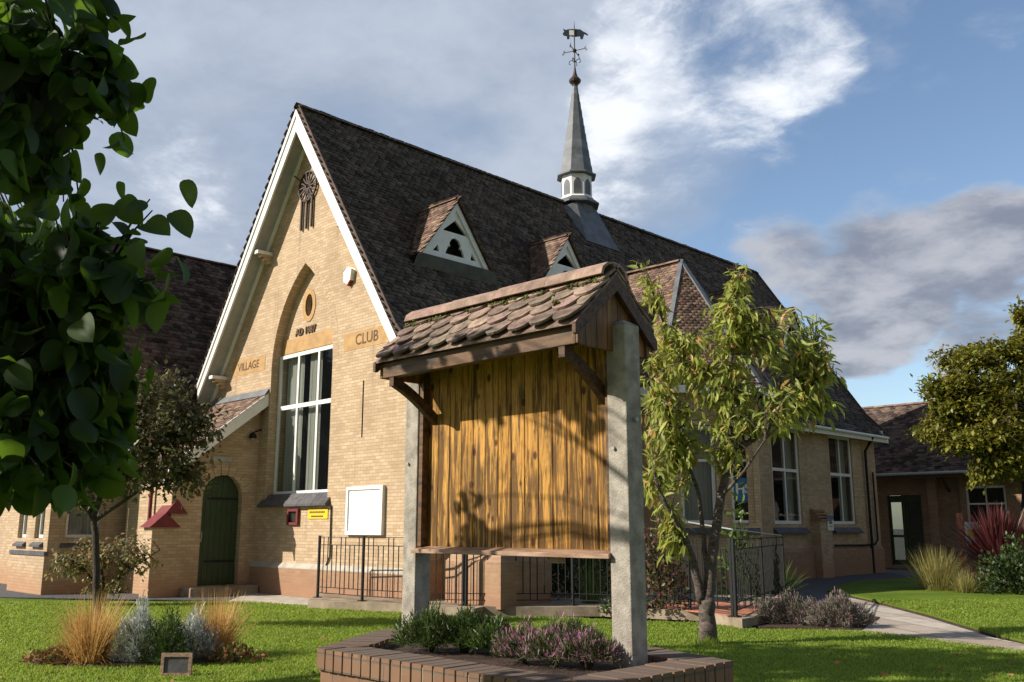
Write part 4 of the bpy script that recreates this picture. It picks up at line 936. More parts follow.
for xx, nm in ((XR - .035, 1), (XL + .03, 0)):
    n = 7; ys_ = np.linspace(yf + .03, yk - .03, n + 1)
    for i in range(n):
        pass
    m = MB()
    for i in range(n):
        a, b = ys_[i] + .002, ys_[i + 1] - .002; za = ezz - .02 + (rz - ezz) * (1 - abs(a - ym) / (yk - ym)); zb = ezz - .02 + (rz - ezz) * (1 - abs(b - ym) / (yk - ym)); top = [(b, zb - .03), (a, za - .03)]
        if a < ym < b: top = [(b, zb - .03), (ym, rz - .05), (a, za - .03)]
        m.slab([(a, 2.465), (b, 2.465)] + top, X * xx, Y, Z, X, .02)
    m.obj('end_cladding', 'warm_wood', nb)
    m = MB(); o_ = xx + (.036 if nm else -.02)
    for s_ in (1, -1):
        e = ym + s_ * (yk - ym + .005); pts = [(ym, rz - .012), (e, ezz - .008), (e, ezz - .058), (e - s_ * .02, ezz - .062), (ym, rz - .10)]
        m.slab(pts if s_ < 0 else pts[::-1], X * o_, Y, Z, X, .022)
    m.obj('bargeboard', 'dark_wood', nb)
for xx in (-4.29, -2.95):
    m = MB(); c = []; n = 8
    for i in range(n + 1):
        t_ = i / n; c.append((3.29 + .335 * t_, 2.475 - .20 * t_ + .02 * math.sin(math.pi * t_)))
    lo = [(y - .03, z - .045) for y, z in c[1:]]; lo = [(3.29, 2.41)] + lo; lo[-1] = (3.626, 2.21)
    m.slab(lo + c[::-1], X * (xx + .02), Y, Z, X, .04); m.obj('bracket', 'dark_wood', nb)
rf = MB(); rf.add([(XL, yf, ezz), (XR, yf, ezz), (XR, ym, rz), (XL, ym, rz), (XL, yk, ezz), (XR, yk, ezz), (XL, yf, ezz - .012), (XR, yf, ezz - .012), (XR, ym, rz - .03), (XL, ym, rz - .03), (XL, yk, ezz - .012), (XR, yk, ezz - .012)],
    [(0, 1, 2, 3), (3, 2, 5, 4), (7, 6, 9, 8), (8, 9, 10, 11), (0, 6, 7, 1), (1, 7, 8, 2), (2, 8, 11, 5), (3, 9, 6, 0), (4, 10, 9, 3), (5, 11, 10, 4)]); rf = rf.obj('roof', 'tile_board', nb)
# hand-sized fish-scale tiles
def scales(s_):
    ey = yf if s_ > 0 else yk; O = Vector((XL, ey - s_ * .012, ezz)); V_ = Vector((0, s_ * (ym - yf), rz - ezz)).normalized(); N_ = X.cross(V_) * s_; N_ = N_ if N_.z > 0 else -N_
    m = MB(); tw = .158; gg = .108; th = .013
    for r in range(4):
        k = -1 if r % 2 else 0; u = k * tw / 2
        while u < XR - XL - .01:
            c = u + tw / 2; a0 = max(u + .003, 0); a1 = min(u + tw - .003, XR - XL)
            if a1 - a0 > .03:
                bend = random.uniform(.012, .022); lift = .020 + random.uniform(-.004, .006); pts = []; nn = 8; dv = random.uniform(-.006, .006); sk_ = random.uniform(-.02, .02)
                for i in range(nn + 1):
                    q = a0 + (a1 - a0) * i / nn; e = (q - c) / (tw / 2); vv = .048 * e * e * e * e + .018 * e * e
                    pts.append((q, vv))
                v0 = r * gg + dv; L = .17; top = []; bot = []
                for q, vv in pts:
                    e = (q - c) / (tw / 2); cam_ = bend * (1 - e * e) * .6
                    base = O + X * q; t0 = base + V_ * (v0 + vv + sk_ * (q - c)) + N_ * (lift + cam_ * .6); t1 = base + V_ * (v0 + L) + N_ * (.004 + cam_ * .3)
                    top.append((t0, t1)); 
                o = len(m.v)
                for t0, t1 in top: m.v += [tuple(t0), tuple(t1), tuple(t0 - N_ * th), tuple(t1 - N_ * th)]
                for i in range(nn):
                    a = o + 4 * i; b = a + 4; m.f += [(a, b, b + 1, a + 1), (a + 2, a + 3, b + 3, b + 2), (a, a + 2, b + 2, b)]
                m.f += [(o, o + 1, o + 3, o + 2), (o + 4 * nn, o + 4 * nn + 2, o + 4 * nn + 3, o + 4 * nn + 1)]
            u += tw
    return m
scales(1).obj('tiles', 'tile_board', nb); scales(-1).obj('tiles', 'tile_board', nb)
ridge('ridge_tiles', (XL + .005, ym, rz + .004), (XR - .005, ym, rz + .004), .115, .40, 'ridge_pink', nb, drop=.72)
# moss along the ridge
def clump(n, pos, r, sq=.6):
    TV = []; TF = [(0, 2, 4), (2, 1, 4), (1, 3, 4), (3, 0, 4), (2, 0, 5), (1, 2, 5), (3, 1, 5), (0, 3, 5)]
    TV = [(1, 0, 0), (-1, 0, 0), (0, 1, 0), (0, -1, 0), (0, 0, 1), (0, 0, -1)]
    rot = frames(RN.normal(size=(n, 3))); return TV, TF, rot
for s_, cnt in ((1, 1500), (-1, 500)):
    u = RN.random(cnt) * (XR - XL); u = np.where(RN.random(cnt) < .3, u, np.clip(u, 0, 9)); dens = (np.sin(u * 9) + np.sin(u * 23 + 1)) > -.3; u = u[dens]; cnt = len(u)
    v = .45 - np.abs(RN.normal(0, .02, cnt)) - .085
    V_ = np.array(Vector((0, s_ * (ym - yf), rz - ezz)).normalized()); N_ = np.array([0, -s_ * (rz - ezz), (ym - yf)]); N_ = N_ / np.linalg.norm(N_)
    pos = np.array([XL, (yf if s_ > 0 else yk), ezz]) + u[:, None] * np.array([1, 0, 0]) + v[:, None] * V_ + N_ * (.022 + RN.random(cnt) * .012)[:, None]
    TV, TF, rot = clump(cnt, pos, .01); inst('moss', TV, TF, pos, rot, np.abs(RN.normal(.006, .003, cnt)) + .002, 'moss', nb)
TV, TF, rot = clump(26, None, 0)
mp_ = np.array([-3.02, yf + .09, 2.70]) + RN.normal(0, .01, (26, 3)); inst('moss', TV, TF, mp_, rot, np.full(26, .008), 'moss', nb)

# ---------------- vegetation ----------------
def polyline_pts(pl, step=.12):
    out = []
    for a, b in zip(pl, pl[1:]):
        n = max(1, int((b - a).length / step))
        for i in range(n): out.append(a.lerp(b, i / n))
    out.append(pl[-1]); return out
def tree(name, label, cat, base, limbs, blobs, leaf, ls, lm, bark, group=None, twig_r=.006, lpt=9, droop=.5, flat=.5, spread=.35, leafname='foliage', lm2=None, frac2=.12, shell=.5, tl=(.5, .9)):
    """limbs: list of (points, radii); blobs: (centre, (rx, ry, rz) along camera-right / forward / up, number of twigs)"""
    t = thing(name, label, cat, base, group)
    for i, (pts, rad) in enumerate(limbs):
        pts = [Vector(p) for p in pts]; k = len(pts); P2 = []; R2 = []
        for j in range(k - 1):
            for q in range(4):
                f_ = q / 4; w = Vector((random.uniform(-1, 1), random.uniform(-1, 1), random.uniform(-.5, .5))) * rad[j] * .18
                P2.append(pts[j].lerp(pts[j + 1], f_) + (w if q else V0)); R2.append(rad[j] + (rad[j + 1] - rad[j]) * f_)
        P2.append(pts[-1]); R2.append(rad[-1]); MB().tube(P2, R2, 9).obj('trunk' if i == 0 else 'limb', bark, t, smooth=True)
    SK = np.array([tuple(p) for pts, rad in limbs for p in polyline_pts([Vector(q) for q in pts])][3:])
    tw = MB(); LP = []; LD = []
    for c, (a, b, cc), n in blobs:
        c = Vector(c)
        for _ in range(n):
            v = RN.normal(size=3); v /= np.linalg.norm(v); rr = (shell + (1 - shell) * RN.random()) if RN.random() < .7 else RN.random()
            tgt = c + CR * (a * v[0] * rr) + CF * (b * v[1] * rr) + Z * (cc * v[2] * rr)
            dist = np.linalg.norm(SK - np.array(tgt), axis=1); near = Vector(SK[int(np.argmin(dist))])
            d = tgt - near; L = d.length; st = near if L < 1.2 else near.lerp(tgt, 0)
            mid = near.lerp(tgt, .55) + Z * (.10 * L); pts = [near, mid, tgt]
            if L > .05: tw.tube([near, near.lerp(mid, .5) + Z * .02 * L, mid, mid.lerp(tgt, .5) + Z * .02 * L, tgt], [twig_r * 1.6 + L * .002, twig_r * 1.3, twig_r, twig_r * .8, twig_r * .5], 4, cap=False)
            tdir = (tgt - mid).normalized() if L > .05 else UP
            ln = min(L, tl[0] + RN.random() * (tl[1] - tl[0]))
            for k in range(lpt):
                f_ = (k + RN.random()) / lpt; p = tgt - tdir * ln * (1 - f_) * .8
                o_ = Vector(RN.normal(size=3)) * spread * .3
                LP.append(tuple(p + o_ * .35)); dd_ = tdir * .6 + Vector(RN.normal(size=3)) * .7 - Z * droop; LD.append(tuple(dd_.normalized()))
    tw.obj('twigs', bark, t)
    LP = np.array(LP); LD = np.array(LD); n = len(LP); rot = frames(LD, flat=flat); sc = ls * (.65 + .6 * RN.random(n))
    if lm2:
        k = RN.random(n) < frac2; inst(leafname, *leaf, LP[k], rot[k], sc[k], lm2, t, smooth=len(leaf[0]) > 10); k = ~k
        inst(leafname, *leaf, LP[k], rot[k], sc[k], lm, t, smooth=len(leaf[0]) > 10)
    else: inst(leafname, *leaf, LP, rot, sc, lm, t, smooth=len(leaf[0]) > 10)
    return t
# cherry
tb = gp(708, 644); TD = tb.dot(CF)
def q(px, py, dd=0): return at_depth(px, py, TD + dd)
limbs = [([tb - Z * .1, tb + Z * .10, q(707, 618), q(706, 600)], [.18, .135, .115, .11]),
         ([q(707, 606), q(711, 570), q(716, 530), q(721, 495, .1), q(731, 462, .1), q(752, 436, .2)], [.10, .082, .072, .066, .055, .03]),
         ([q(702, 602), q(694, 565, -.05), q(684, 535, -.1), q(666, 505, -.3), q(655, 480, -.4)], [.07, .055, .045, .03, .018]),
         ([q(709, 585), q(704, 540, .1), q(699, 495, .2), q(686, 455, .3), q(676, 420, .2)], [.045, .036, .03, .024, .014]),
         ([q(731, 462, .1), q(733, 420), q(728, 380, -.1), q(735, 330, -.1), q(738, 290)], [.045, .035, .028, .02, .01]),
         ([q(742, 448, .1), q(775, 425, .3), q(800, 400, .3), q(815, 370, .2)], [.035, .025, .018, .01]),
         ([q(718, 500, .1), q(745, 470, -.4), q(765, 440, -.7)], [.03, .02, .012]),
         ([q(728, 390), q(695, 360, .1), q(668, 335, .2)], [.02, .014, .008]),
         ([q(676, 430, .2), q(655, 400, 0), q(648, 370, 0)], [.02, .014, .008])]
bl = lambda px, py, rx, rz, n, dd=0, rd=None: (q(px, py, dd), (rx / 68, (rd or rx) / 68, rz / 68), n)
blobs = [bl(738, 275, 14, 20, 20), bl(735, 320, 42, 34, 80), bl(775, 340, 48, 34, 100), bl(815, 370, 30, 42, 80), bl(700, 360, 55, 34, 90), bl(664, 340, 16, 30, 34), bl(640, 262, 10, 12, 5), bl(652, 290, 14, 14, 12),
         bl(745, 395, 62, 34, 110), bl(668, 400, 30, 44, 80), bl(662, 465, 24, 50, 80), bl(700, 440, 40, 26, 50), bl(668, 530, 14, 30, 34), bl(780, 412, 46, 22, 60), bl(822, 405, 16, 24, 30), bl(722, 460, 26, 14, 12), bl(812, 318, 14, 10, 8)]
tree('cherry_tree', 'young multi-stemmed cherry tree with drooping yellow-green leaves on the lawn beside the notice board', 'tree', tb, limbs, blobs, NARROW, .20, 'leaf_cherry', 'bark_cherry', lpt=6, droop=1.05, flat=.35, lm2='leaf_cherry_red', frac2=.10, tl=(.3, .65))

# foreground tree with large heart-shaped leaves
fb = cp(-3.3, 2.9, 0)
def c2(r_, f_, z): return cp(r_, f_, z)
flimbs = [([fb, c2(-3.25, 2.95, 1.0), c2(-3.1, 3.0, 2.0), c2(-3.2, 3.0, 3.2), c2(-3.3, 2.8, 4.6)], [.17, .14, .12, .10, .06]),
          ([c2(-3.15, 3.0, 1.9), c2(-2.6, 3.1, 2.2), c2(-2.0, 3.1, 2.25), c2(-1.5, 3.1, 2.2)], [.07, .05, .03, .012]),
          ([c2(-3.2, 3.0, 2.6), c2(-2.5, 3.0, 3.0), c2(-1.9, 3.0, 3.1), c2(-1.5, 3.1, 3.2)], [.06, .045, .025, .01]),
          ([c2(-3.1, 3.0, 1.6), c2(-2.4, 3.0, 1.8), c2(-1.7, 3.0, 1.85)], [.05, .03, .01]),
          ([c2(-3.2, 3.0, 3.2), c2(-2.6, 3.3, 3.7), c2(-2.0, 3.3, 4.0)], [.05, .03, .012])]
D0 = 3.0
def fq(px, py, rx, ry, n, d=D0, rd=.4):
    return (at_depth(px, py, d), (rx / 308, rd, ry / 308), n)
fblobs = [fq(15, 60, 60, 60, 30), fq(95, 30, 30, 28, 8), fq(85, 95, 24, 24, 6), fq(98, 60, 18, 34, 7), fq(25, 165, 42, 60, 30), fq(10, 250, 60, 70, 40, rd=.5), fq(85, 235, 34, 30, 10, 2.7, .15), fq(50, 300, 66, 50, 40), fq(108, 290, 22, 40, 12, 2.7, .2), fq(40, 380, 75, 60, 60),
          fq(95, 390, 35, 55, 26), fq(20, 444, 75, 26, 56), fq(94, 440, 36, 26, 26), fq(60, 478, 60, 10, 16), fq(-90, 480, 70, 50, 30), fq(-100, 300, 90, 120, 46, rd=.7), fq(-100, 60, 110, 120, 50, rd=.7), fq(-60, -120, 150, 120, 60, rd=.8), fq(148, 205, 8, 8, 2, 2.7, .05), fq(155, 280, 8, 20, 3, 2.7, .05), fq(70, -120, 70, 90, 30)]
fblobs += [(c2(-3.0, 2.2, 3.6), (.8, .7, .7), 50), (c2(-3.4, 2.4, 2.4), (.7, .7, .8), 50), (c2(-2.6, 2.6, 4.4), (.8, .7, .7), 40), (at_depth(25, 275, 4.85), (.28, .2, .28), 12), (at_depth(34, 40, 4.3), (.2, .15, .08), 4), (at_depth(-22, 62, 4.8), (.2, .15, .08), 4)]
tree('foreground_tree', 'dark broad heart-shaped leaves of the tree hanging in from the upper left', 'tree', fb, flimbs, fblobs, HEART, .098, 'leaf_big', 'bark_dark', twig_r=.005, lpt=7, droop=.95, flat=.2, spread=.42, tl=(.25, .5), shell=.2)
# shade tree left of the photographer, outside the frame
sb = Vector((-12.0, .6, 0))
slimbs = [([sb, sb + Z * 2.5, sb + Vector((.3, .2, 4.5)), sb + Vector((.5, .3, 7))], [.25, .2, .16, .06]), ([sb + Z * 3.5, sb + Vector((-1.6, -.6, 5.5)), sb + Vector((-2.2, -.8, 6.8))], [.12, .07, .03]), ([sb + Z * 3.8, sb + Vector((1.5, -.8, 5.6)), sb + Vector((2.0, -1.2, 7.0))], [.12, .07, .03])]
tree('shade_tree', 'leafy tree standing beyond the left edge whose shadow dapples the lawn', 'tree', sb, slimbs, [(sb + Vector((.4, .6, 7.4)), (2.1, 2.1, 1.3), 170), (sb + Vector((-1.6, -.6, 6.9)), (1.3, 1.3, 1.0), 60), (sb + Vector((1.6, -1.2, 7.4)), (1.4, 1.4, 1.1), 80), (sb + Vector((1.6, 1.6, 7.2)), (1.0, 1.0, .9), 50)], LEAFS, .3, 'leaf_green', 'bark_dark', lpt=9, tl=(.4, .9))

# maple on the right
mb_ = gp(1018, 575); MD = 27.0
def mq(px, py, dd=0): return at_depth(px, py, MD + dd)
mbase = Vector((*mq(1030, 560).xy, 0))
mlimbs = [([mbase, mq(1030, 500), mq(1026, 450), mq(1020, 380), mq(1024, 320)], [.26, .22, .18, .12, .05]), ([mq(1028, 470), mq(985, 430, -.5), mq(940, 410, -.7)], [.12, .08, .03]), ([mq(1024, 430), mq(990, 370, .3), mq(960, 355, .5)], [.1, .06, .02]), ([mq(1026, 440), mq(1060, 380), mq(1090, 350)], [.12, .08, .03]), ([mq(1028, 480), mq(1000, 450, -1), mq(980, 450, -1.6)], [.08, .05, .02])]
mbl = lambda px, py, rx, rz, n, dd=0: (mq(px, py, dd), (rx / 34, rx / 34 * .9, rz / 34), n)
mblobs = [mbl(1032, 318, 20, 22, 70), mbl(1008, 352, 36, 18, 130, -.3), mbl(965, 362, 38, 11, 90, -.4), mbl(948, 384, 34, 12, 90, -.6), mbl(995, 388, 44, 20, 170, -.8), mbl(970, 412, 44, 14, 130, -.8), mbl(935, 436, 24, 8, 46, -.6), mbl(965, 440, 40, 13, 110, -1), mbl(1000, 436, 44, 24, 170, -1), mbl(1010, 468, 34, 14, 90, -1.2), mbl(985, 476, 18, 9, 34, -1.2), mbl(1075, 380, 50, 50, 160), mbl(1070, 450, 45, 30, 110)]
tree('maple_tree', 'broad layered maple with olive bronze foliage at the right edge', 'tree', mbase, mlimbs, mblobs, LEAFS, .17, 'leaf_maple', 'bark_dark', lpt=22, droop=.1, flat=.75, spread=1.0, tl=(.5, 1.0), shell=.3)

# small tree in front of the left building
st = gp(98, 606); SD = 15.5
def sq(px, py, dd=0): return at_depth(px, py, SD + dd)
st = Vector((*sq(100, 600).xy, 0))
slb = [([st, sq(96, 550), sq(94, 515), sq(110, 470), sq(130, 430)], [.06, .055, .05, .04, .02]), ([sq(95, 520), sq(70, 480), sq(60, 440)], [.05, .035, .015]), ([sq(108, 475), sq(160, 450, .2), sq(200, 425, .2)], [.04, .03, .012]), ([sq(96, 520), sq(140, 490, -.2), sq(180, 480, -.2)], [.035, .025, .01])]
sbl = lambda px, py, rx, rz, n, dd=0: (sq(px, py, dd), (rx / 58, rx / 58, rz / 58), n)
tree('small_tree', 'small dull green tree with reddish tint standing in front of the left brick building', 'tree', st, slb, [sbl(150, 420, 48, 42, 120), sbl(190, 425, 32, 30, 60), sbl(130, 465, 58, 34, 120), sbl(185, 470, 30, 26, 50), sbl(90, 450, 50, 50, 90), sbl(155, 380, 26, 18, 30), sbl(85, 500, 40, 14, 20)], LEAFS, .105, 'leaf_dull', 'bark_dark', lpt=14, droop=.3, spread=.9, tl=(.25, .5))
# rose bush
rb0 = gp(103, 606)
def bq(px, py, dd=0): return at_depth(px, py, rb0.dot(CF) + dd)
tree('rose_bush', 'loose rose bush with bronze and pale leaves behind the left flower bed', 'shrub', rb0, [([rb0, bq(104, 585), bq(100, 560)], [.03, .025, .02]), ([bq(104, 590), bq(130, 570), bq(160, 550)], [.02, .015, .008]), ([bq(104, 590), bq(80, 565), bq(60, 555)], [.02, .015, .008])],
     [(bq(100, 556), (.8, .5, .5), 90), (bq(135, 556), (.65, .4, .5), 60), (bq(72, 566), (.55, .4, .4), 50), (bq(105, 588), (.6, .4, .3), 36)], LEAFS, .095, 'leaf_rose', 'bark_dark', lpt=8, spread=.5, tl=(.15, .3), lm2='leaf_cherry_red', frac2=.25)

def tuft(name, label, cat, base, n, L, w, mat, lean=.5, r0=.06, curve=.6, group=None, seg=4, up=1.0):
    base = Vector(base); V = []; Fa = []
    for i in range(n):
        az = random.uniform(0, 2 * math.pi); le_ = abs(random.gauss(0, lean)) ; l = L * random.uniform(.6, 1.05); d = Vector((math.cos(az), math.sin(az), 0)); p = base + d * random.uniform(0, r0) ; sx = Vector((-d.y, d.x, 0))
        sx = (sx + Vector((random.uniform(-1, 1), random.uniform(-1, 1), 0)) * .7).normalized()
        o = len(V); ang = le_
        for k in range(seg + 1):
            ww = w * (1 - (k / seg) ** 1.8) + w * .06; V += [tuple(p - sx * ww / 2), tuple(p + sx * ww / 2)]
            p = p + (d * math.sin(ang) + Z * math.cos(ang)) * (l / seg); ang += curve * le_ / seg * 1.6 + .02
        for k in range(seg): a = o + 2 * k; Fa.append((a, a + 1, a + 3, a + 2))
    return tag(npobj(name, V, Fa, mat), label, cat, group)
tuft('grass_clump', 'straw orange ornamental grass clump at the left of the flower bed', 'ornamental grass', gp(90, 664), 800, .88, .009, 'blade_orange', .5, .2)
tuft('grass_clump', 'straw orange ornamental grass clump at the right of the flower bed', 'ornamental grass', gp(215, 656), 700, .84, .009, 'blade_orange', .5, .18)
tuft('grass_clump', 'tall olive gold grass clump left of the spiky red plant', 'ornamental grass', gp(938, 592), 900, 1.2, .014, 'blade_olive', .5, .35)
tuft('grass_clump', 'low pale arching grass in front of the spiky red plant', 'ornamental grass', gp(966, 595), 420, .65, .012, 'blade_olive', .6, .2)
tuft('spiky_plant', 'large spiky dark red cordyline with sword leaves on the right lawn', 'plant', gp(1003, 590) + Z * .5, 1100, 1.75, .055, 'blade_purple', 1.05, .15, curve=.12)
tuft('leafy_plant', 'arching green strap-leaved plant behind the ramp railing', 'plant', gp(775, 600) , 260, .95, .03, 'leaf_green', .55, .3)
tuft('leafy_plant', 'wispy tall green plant seen below the notice board shelf', 'plant', gp(592, 611), 120, 1.3, .014, 'leaf_green', .25, .2)

def shrub(name, label, cat, base, rx, h, n, leaf, ls, mat, mat2=None, f2=.1, group=None, upw=.6, pos2='tip', stems=8):
    base = Vector(base); t = thing(name, label, cat, base, group); m = MB()
    v = RN.normal(size=(n, 3)); v /= np.linalg.norm(v, axis=1, keepdims=True); v[:, 2] = np.abs(v[:, 2]); r = (.45 + .55 * RN.random(n) ** .5)[:, None]
    bumpy = 1 + .18 * np.sin(v[:, :1] * 7 + 1) + .15 * np.sin(v[:, 1:2] * 9)
    loc = v * r * bumpy; P3 = np.array(base) + loc[:, :1] * rx * np.array(CR) + loc[:, 1:2] * rx * .8 * np.array(CF) + loc[:, 2:] * h * np.array(Z) + np.array([0, 0, .03])
    d = v * .8 + RN.normal(size=(n, 3)) * .6 + np.array([0, 0, upw]); rot = frames(d); sc = ls * (.6 + .7 * RN.random(n))
    k = (RN.random(n) < f2) & (r[:, 0] > .7) if mat2 else np.zeros(n, bool)
    inst('foliage', *leaf, P3[~k], rot[~k], sc[~k], mat, t)
    if mat2 and k.any(): inst('flowers', *leaf, P3[k] + np.array([0, 0, ls * .3]), rot[k], sc[k] * .9, mat2, t)
    for i in range(stems):
        a = random.uniform(0, 6.28); m.tube([base - Z * .02, base + Vector((math.cos(a) * rx * .35, math.sin(a) * rx * .35, h * .5)), base + Vector((math.cos(a) * rx * .7, math.sin(a) * rx * .7, h * .8))], [.012, .008, .004], 5)
    m.obj('stems', 'bark_dark', t); return t
NEEDLE = ([(-.07, 0, 0), (.07, 0, 0), (.05, 1, 0), (-.05, 1, .05)], [(0, 1, 2, 3)])
shrub('silver_bush', 'feathery silver grey bush between the left orange grass and the dark conifer', 'shrub', gp(137, 664), .24, .60, 2200, NEEDLE, .075, 'leaf_silver', upw=.7)
shrub('silver_bush', 'feathery silver grey bush between the dark conifer and the right orange grass', 'shrub', gp(192, 660), .26, .48, 1900, NEEDLE, .075, 'leaf_silver', upw=.7)
shrub('dwarf_conifer', 'dark green dwarf conifer in the middle of the flower bed', 'conifer', gp(166, 665), .27, .56, 3000, NEEDLE, .055, 'leaf_heather', upw=.5)
for i, (px, py, lb) in enumerate([(55, 664, 'low brown bedding plants at the left end of the flower bed'), (232, 662, 'low brown bedding plants at the right end of the flower bed')]):
    shrub('bedding_plants', lb, 'plants', gp(px, py), .34, .14, 400, LEAFS, .06, 'dead_leaf', 'leaf_green', .3)
bedc = gp(130, 659); e = [(bedc + CR * 1.28 * math.cos(a) + CF * .68 * math.sin(a)) for a in [2 * math.pi * i / 36 for i in range(36)]]
m = MB(); m.slab([(p.x, p.y) for p in e], Z * .03, X, Y, Z, .05); struct('flower_bed', m, 'soil')
n = 260; a = RN.random(n) * 6.283; r = np.sqrt(RN.random(n)); pos = np.array(bedc) + (r * np.cos(a) * 1.25)[:, None] * np.array(CR) + (r * np.sin(a) * .66)[:, None] * np.array(CF) + np.array([0, 0, .04])
tag(inst('leaf_litter', *LEAFS, pos, frames(RN.normal(size=(n, 3))), .05 + .04 * RN.random(n), 'dead_leaf'), 'brown fallen leaves scattered on the flower bed soil', 'leaf litter', kind='stuff')
pq = thing('bed_plaque', 'small slate plaque in a pale wooden frame in front of the flower bed', 'plaque', gp(175, 676))
pc = gp(175, 676); U_ = CR; W_ = (-CF + Z * .05).normalized(); Vp = (Z * 1 + CF * .05).normalized()
MB().slab([(-.17, 0), (.17, 0), (.17, .24), (-.17, .24)], pc, U_, Vp, W_, .03, [[(-.135, .03), (.135, .03), (.135, .20), (-.135, .20)]]).obj('frame', 'shelf_wood', pq)
MB().fbox(pc, U_, Vp, W_, -.135, .135, .03, .20, -.025, -.012).obj('slate_panel', 'slate', pq)
# planter plants
def pp_(x, y): return Vector((x, y, .95))
for px, py, rx_, h, lb in ((430, 651, .17, .17, 'bushy green juniper in the planter against the left post'), (464, 652, .15, .17, 'green juniper in the planter second from the left post'), (497, 655, .13, .12, 'low green juniper in the planter next to the purple heather')):
    shrub('juniper', lb, 'shrub', gp(px, py, .96), rx_, h, 2600, NEEDLE, .032, 'leaf_heather', upw=.8)
for px, py, rx_, h, lb in ((524, 663, .13, .13, 'purple flowering heather in the middle of the planter'), (554, 666, .14, .15, 'purple flowering heather in the planter nearest its front edge'), (587, 668, .13, .12, 'purple flowering heather in the planter beside the right post'), (572, 650, .15, .10, 'green heather with few flowers behind the purple ones in the planter'), (478, 637, .16, .09, 'green heather with few flowers nearest the back of the planter')):
    shrub('heather', lb, 'heather', gp(px, py, .96), rx_, h, 2200, NEEDLE, .028, 'leaf_heather', 'petal_purple', .34 if 'few' not in lb else .08, upw=1.0)
# border by the ramp
for i, (px, py, lb) in enumerate([(790, 624, 'grey lavender mound nearest the ramp railing'), (838, 627, 'grey lavender mound nearest the flagstone path')]):
    shrub('lavender_bush', lb, 'lavender', gp(px, py), .50, .42, 3600, NEEDLE, .085, 'lavender', 'petal_purple', .05, upw=.7)
shrub('red_shrub', 'airy shrub with purple red heads behind the right concrete post', 'shrub', gp(662, 612, .1), .42, 1.75, 1500, LEAFS, .085, 'leaf_dull', 'petal_red', .30, upw=.5)
shrub('dark_shrub', 'dark green shrub in the shade below the notice board', 'shrub', Vector((-13.6, 15.6, .15)), .8, 1.5, 2400, LEAFS, .11, 'leaf_dark')
shrub('leafy_shrub', 'tall pale green leafy shrub beneath the sign window', 'shrub', gp(742, 600, .15), .35, 1.9, 260, LEAF, .20, 'leaf_green', upw=.3)
shrub('green_shrub', 'dark leafy shrub beside the spiky red plant at the right edge', 'shrub', gp(1016, 596), .75, 1.15, 2600, LEAFS, .10, 'leaf_dark', 'leaf_green', .2)
shrub('low_shrub', 'low dark plants along the kerb under the notice board', 'shrub', gp(630, 616), .5, .3, 900, LEAFS, .07, 'leaf_dark', 'leaf_green', .2)
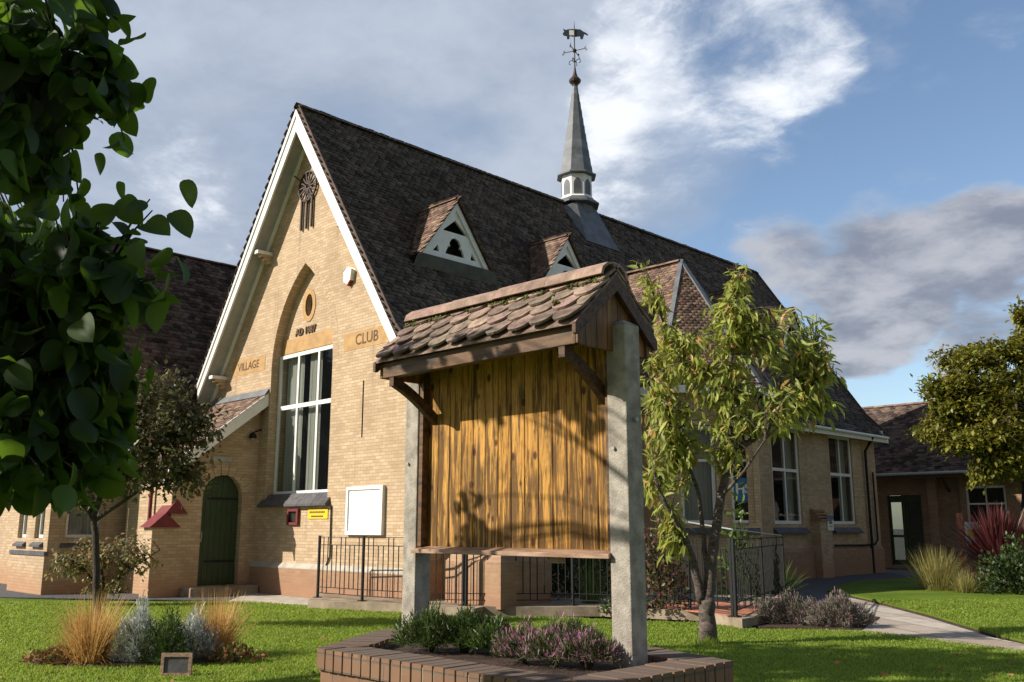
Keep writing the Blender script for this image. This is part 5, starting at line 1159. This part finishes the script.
# lawn blades
def grass():
    N_ = 330000; lp = [(p.x, p.y) for p in LAWN]; rp = [(p.x, p.y) for p in RLAWN]
    dep = 5.5 + (21 - 5.5) * RN.random(N_ ) ** 1.35; az = (RN.random(N_) - .5) * 1.16; xr = dep * az
    PX_ = xr * .7071 - dep * .7071; PY_ = xr * .7071 + dep * .7071
    def inside(poly):
        c = np.zeros(len(PX_), bool); n = len(poly)
        for i in range(n):
            x1, y1 = poly[i]; x2, y2 = poly[(i + 1) % n]
            if y1 == y2: continue
            k = ((y1 > PY_) != (y2 > PY_)) & (PX_ < (x2 - x1) * (PY_ - y1) / (y2 - y1) + x1); c ^= k
        return c
    bed = (((PX_ - bedc.x) * .7071 + (PY_ - bedc.y) * .7071) / 1.25) ** 2 + ((-(PX_ - bedc.x) * .7071 + (PY_ - bedc.y) * .7071) / .64) ** 2 < 1
    pla = (PX_ > -5) & (PX_ < -2.4) & (PY_ > 2.7) & (PY_ < 4.2)
    il = inside(lp) & ~bed & ~pla; ir = inside(rp)
    z0 = np.where(ir, .055, 0.0); k = il | ir; x, y, z, dp = PX_[k], PY_[k], z0[k], dep[k]; n = len(x)
    h = (.016 + .018 * RN.random(n)) * (1 + .3 * np.sin(x * 2.1) * np.sin(y * 1.7)); w = (.003 + .0006 * dp); a = RN.random(n) * 6.283; dx, dy = np.cos(a) * w, np.sin(a) * w; lx, ly = RN.normal(0, .5, n) * h, RN.normal(0, .5, n) * h
    V = np.empty((n, 3, 3)); V[:, 0] = np.stack([x - dx, y - dy, z], 1); V[:, 1] = np.stack([x + dx, y + dy, z], 1); V[:, 2] = np.stack([x + lx, y + ly, z + h], 1)
    tag(npobj('lawn_grass', V.reshape(-1, 3), np.arange(n * 3).reshape(-1, 3), 'blade_grass'), 'short mown green grass of the lawn', 'grass', kind='stuff')
grass()
tuft('grass_clump', 'rough green grass round the foot of the cherry trunk', 'grass', gp(706, 646), 220, .16, .008, 'blade_grass', .5, .22)
# small timber sign post beside the cordyline
fp = thing('garden_sign', 'small timber post with a coloured card left of the spiky red plant', 'sign', gp(966, 586))
p0 = gp(966, 586); MB().bar(p0, p0 + Z * 2.0, .22, .1).obj('post', 'brick_path', fp)
MB().fbox(p0, CR, Z, -CF, .12, .5, 1.1, 1.75, -.02, 0).obj('card', 'paper', fp); MB().fbox(p0, CR, Z, -CF, .2, .45, 1.35, 1.55, .001, .01).obj('printing', 'yellow_paint', fp)

lf = 240; dep = 6 + 8 * RN.random(lf); xr = dep * (RN.random(lf) - .5) * 1.1; pos = np.stack([xr * .7071 - dep * .7071, xr * .7071 + dep * .7071, np.full(lf, .03)], 1)
kp = [pip((p[0], p[1]), [(q_.x, q_.y) for q_ in LAWN]) and not (-5.1 < p[0] < -2.3 and 2.6 < p[1] < 4.3) for p in pos]; pos = pos[np.array(kp)]; lf = len(pos)
tag(inst('fallen_leaves', *LEAFS, pos, frames(RN.normal(size=(lf, 3)) * np.array([1, 1, .2])), .05 + .04 * RN.random(lf), 'dead_leaf'), 'fallen brown leaves dotted over the lawn', 'fallen leaves', kind='stuff')
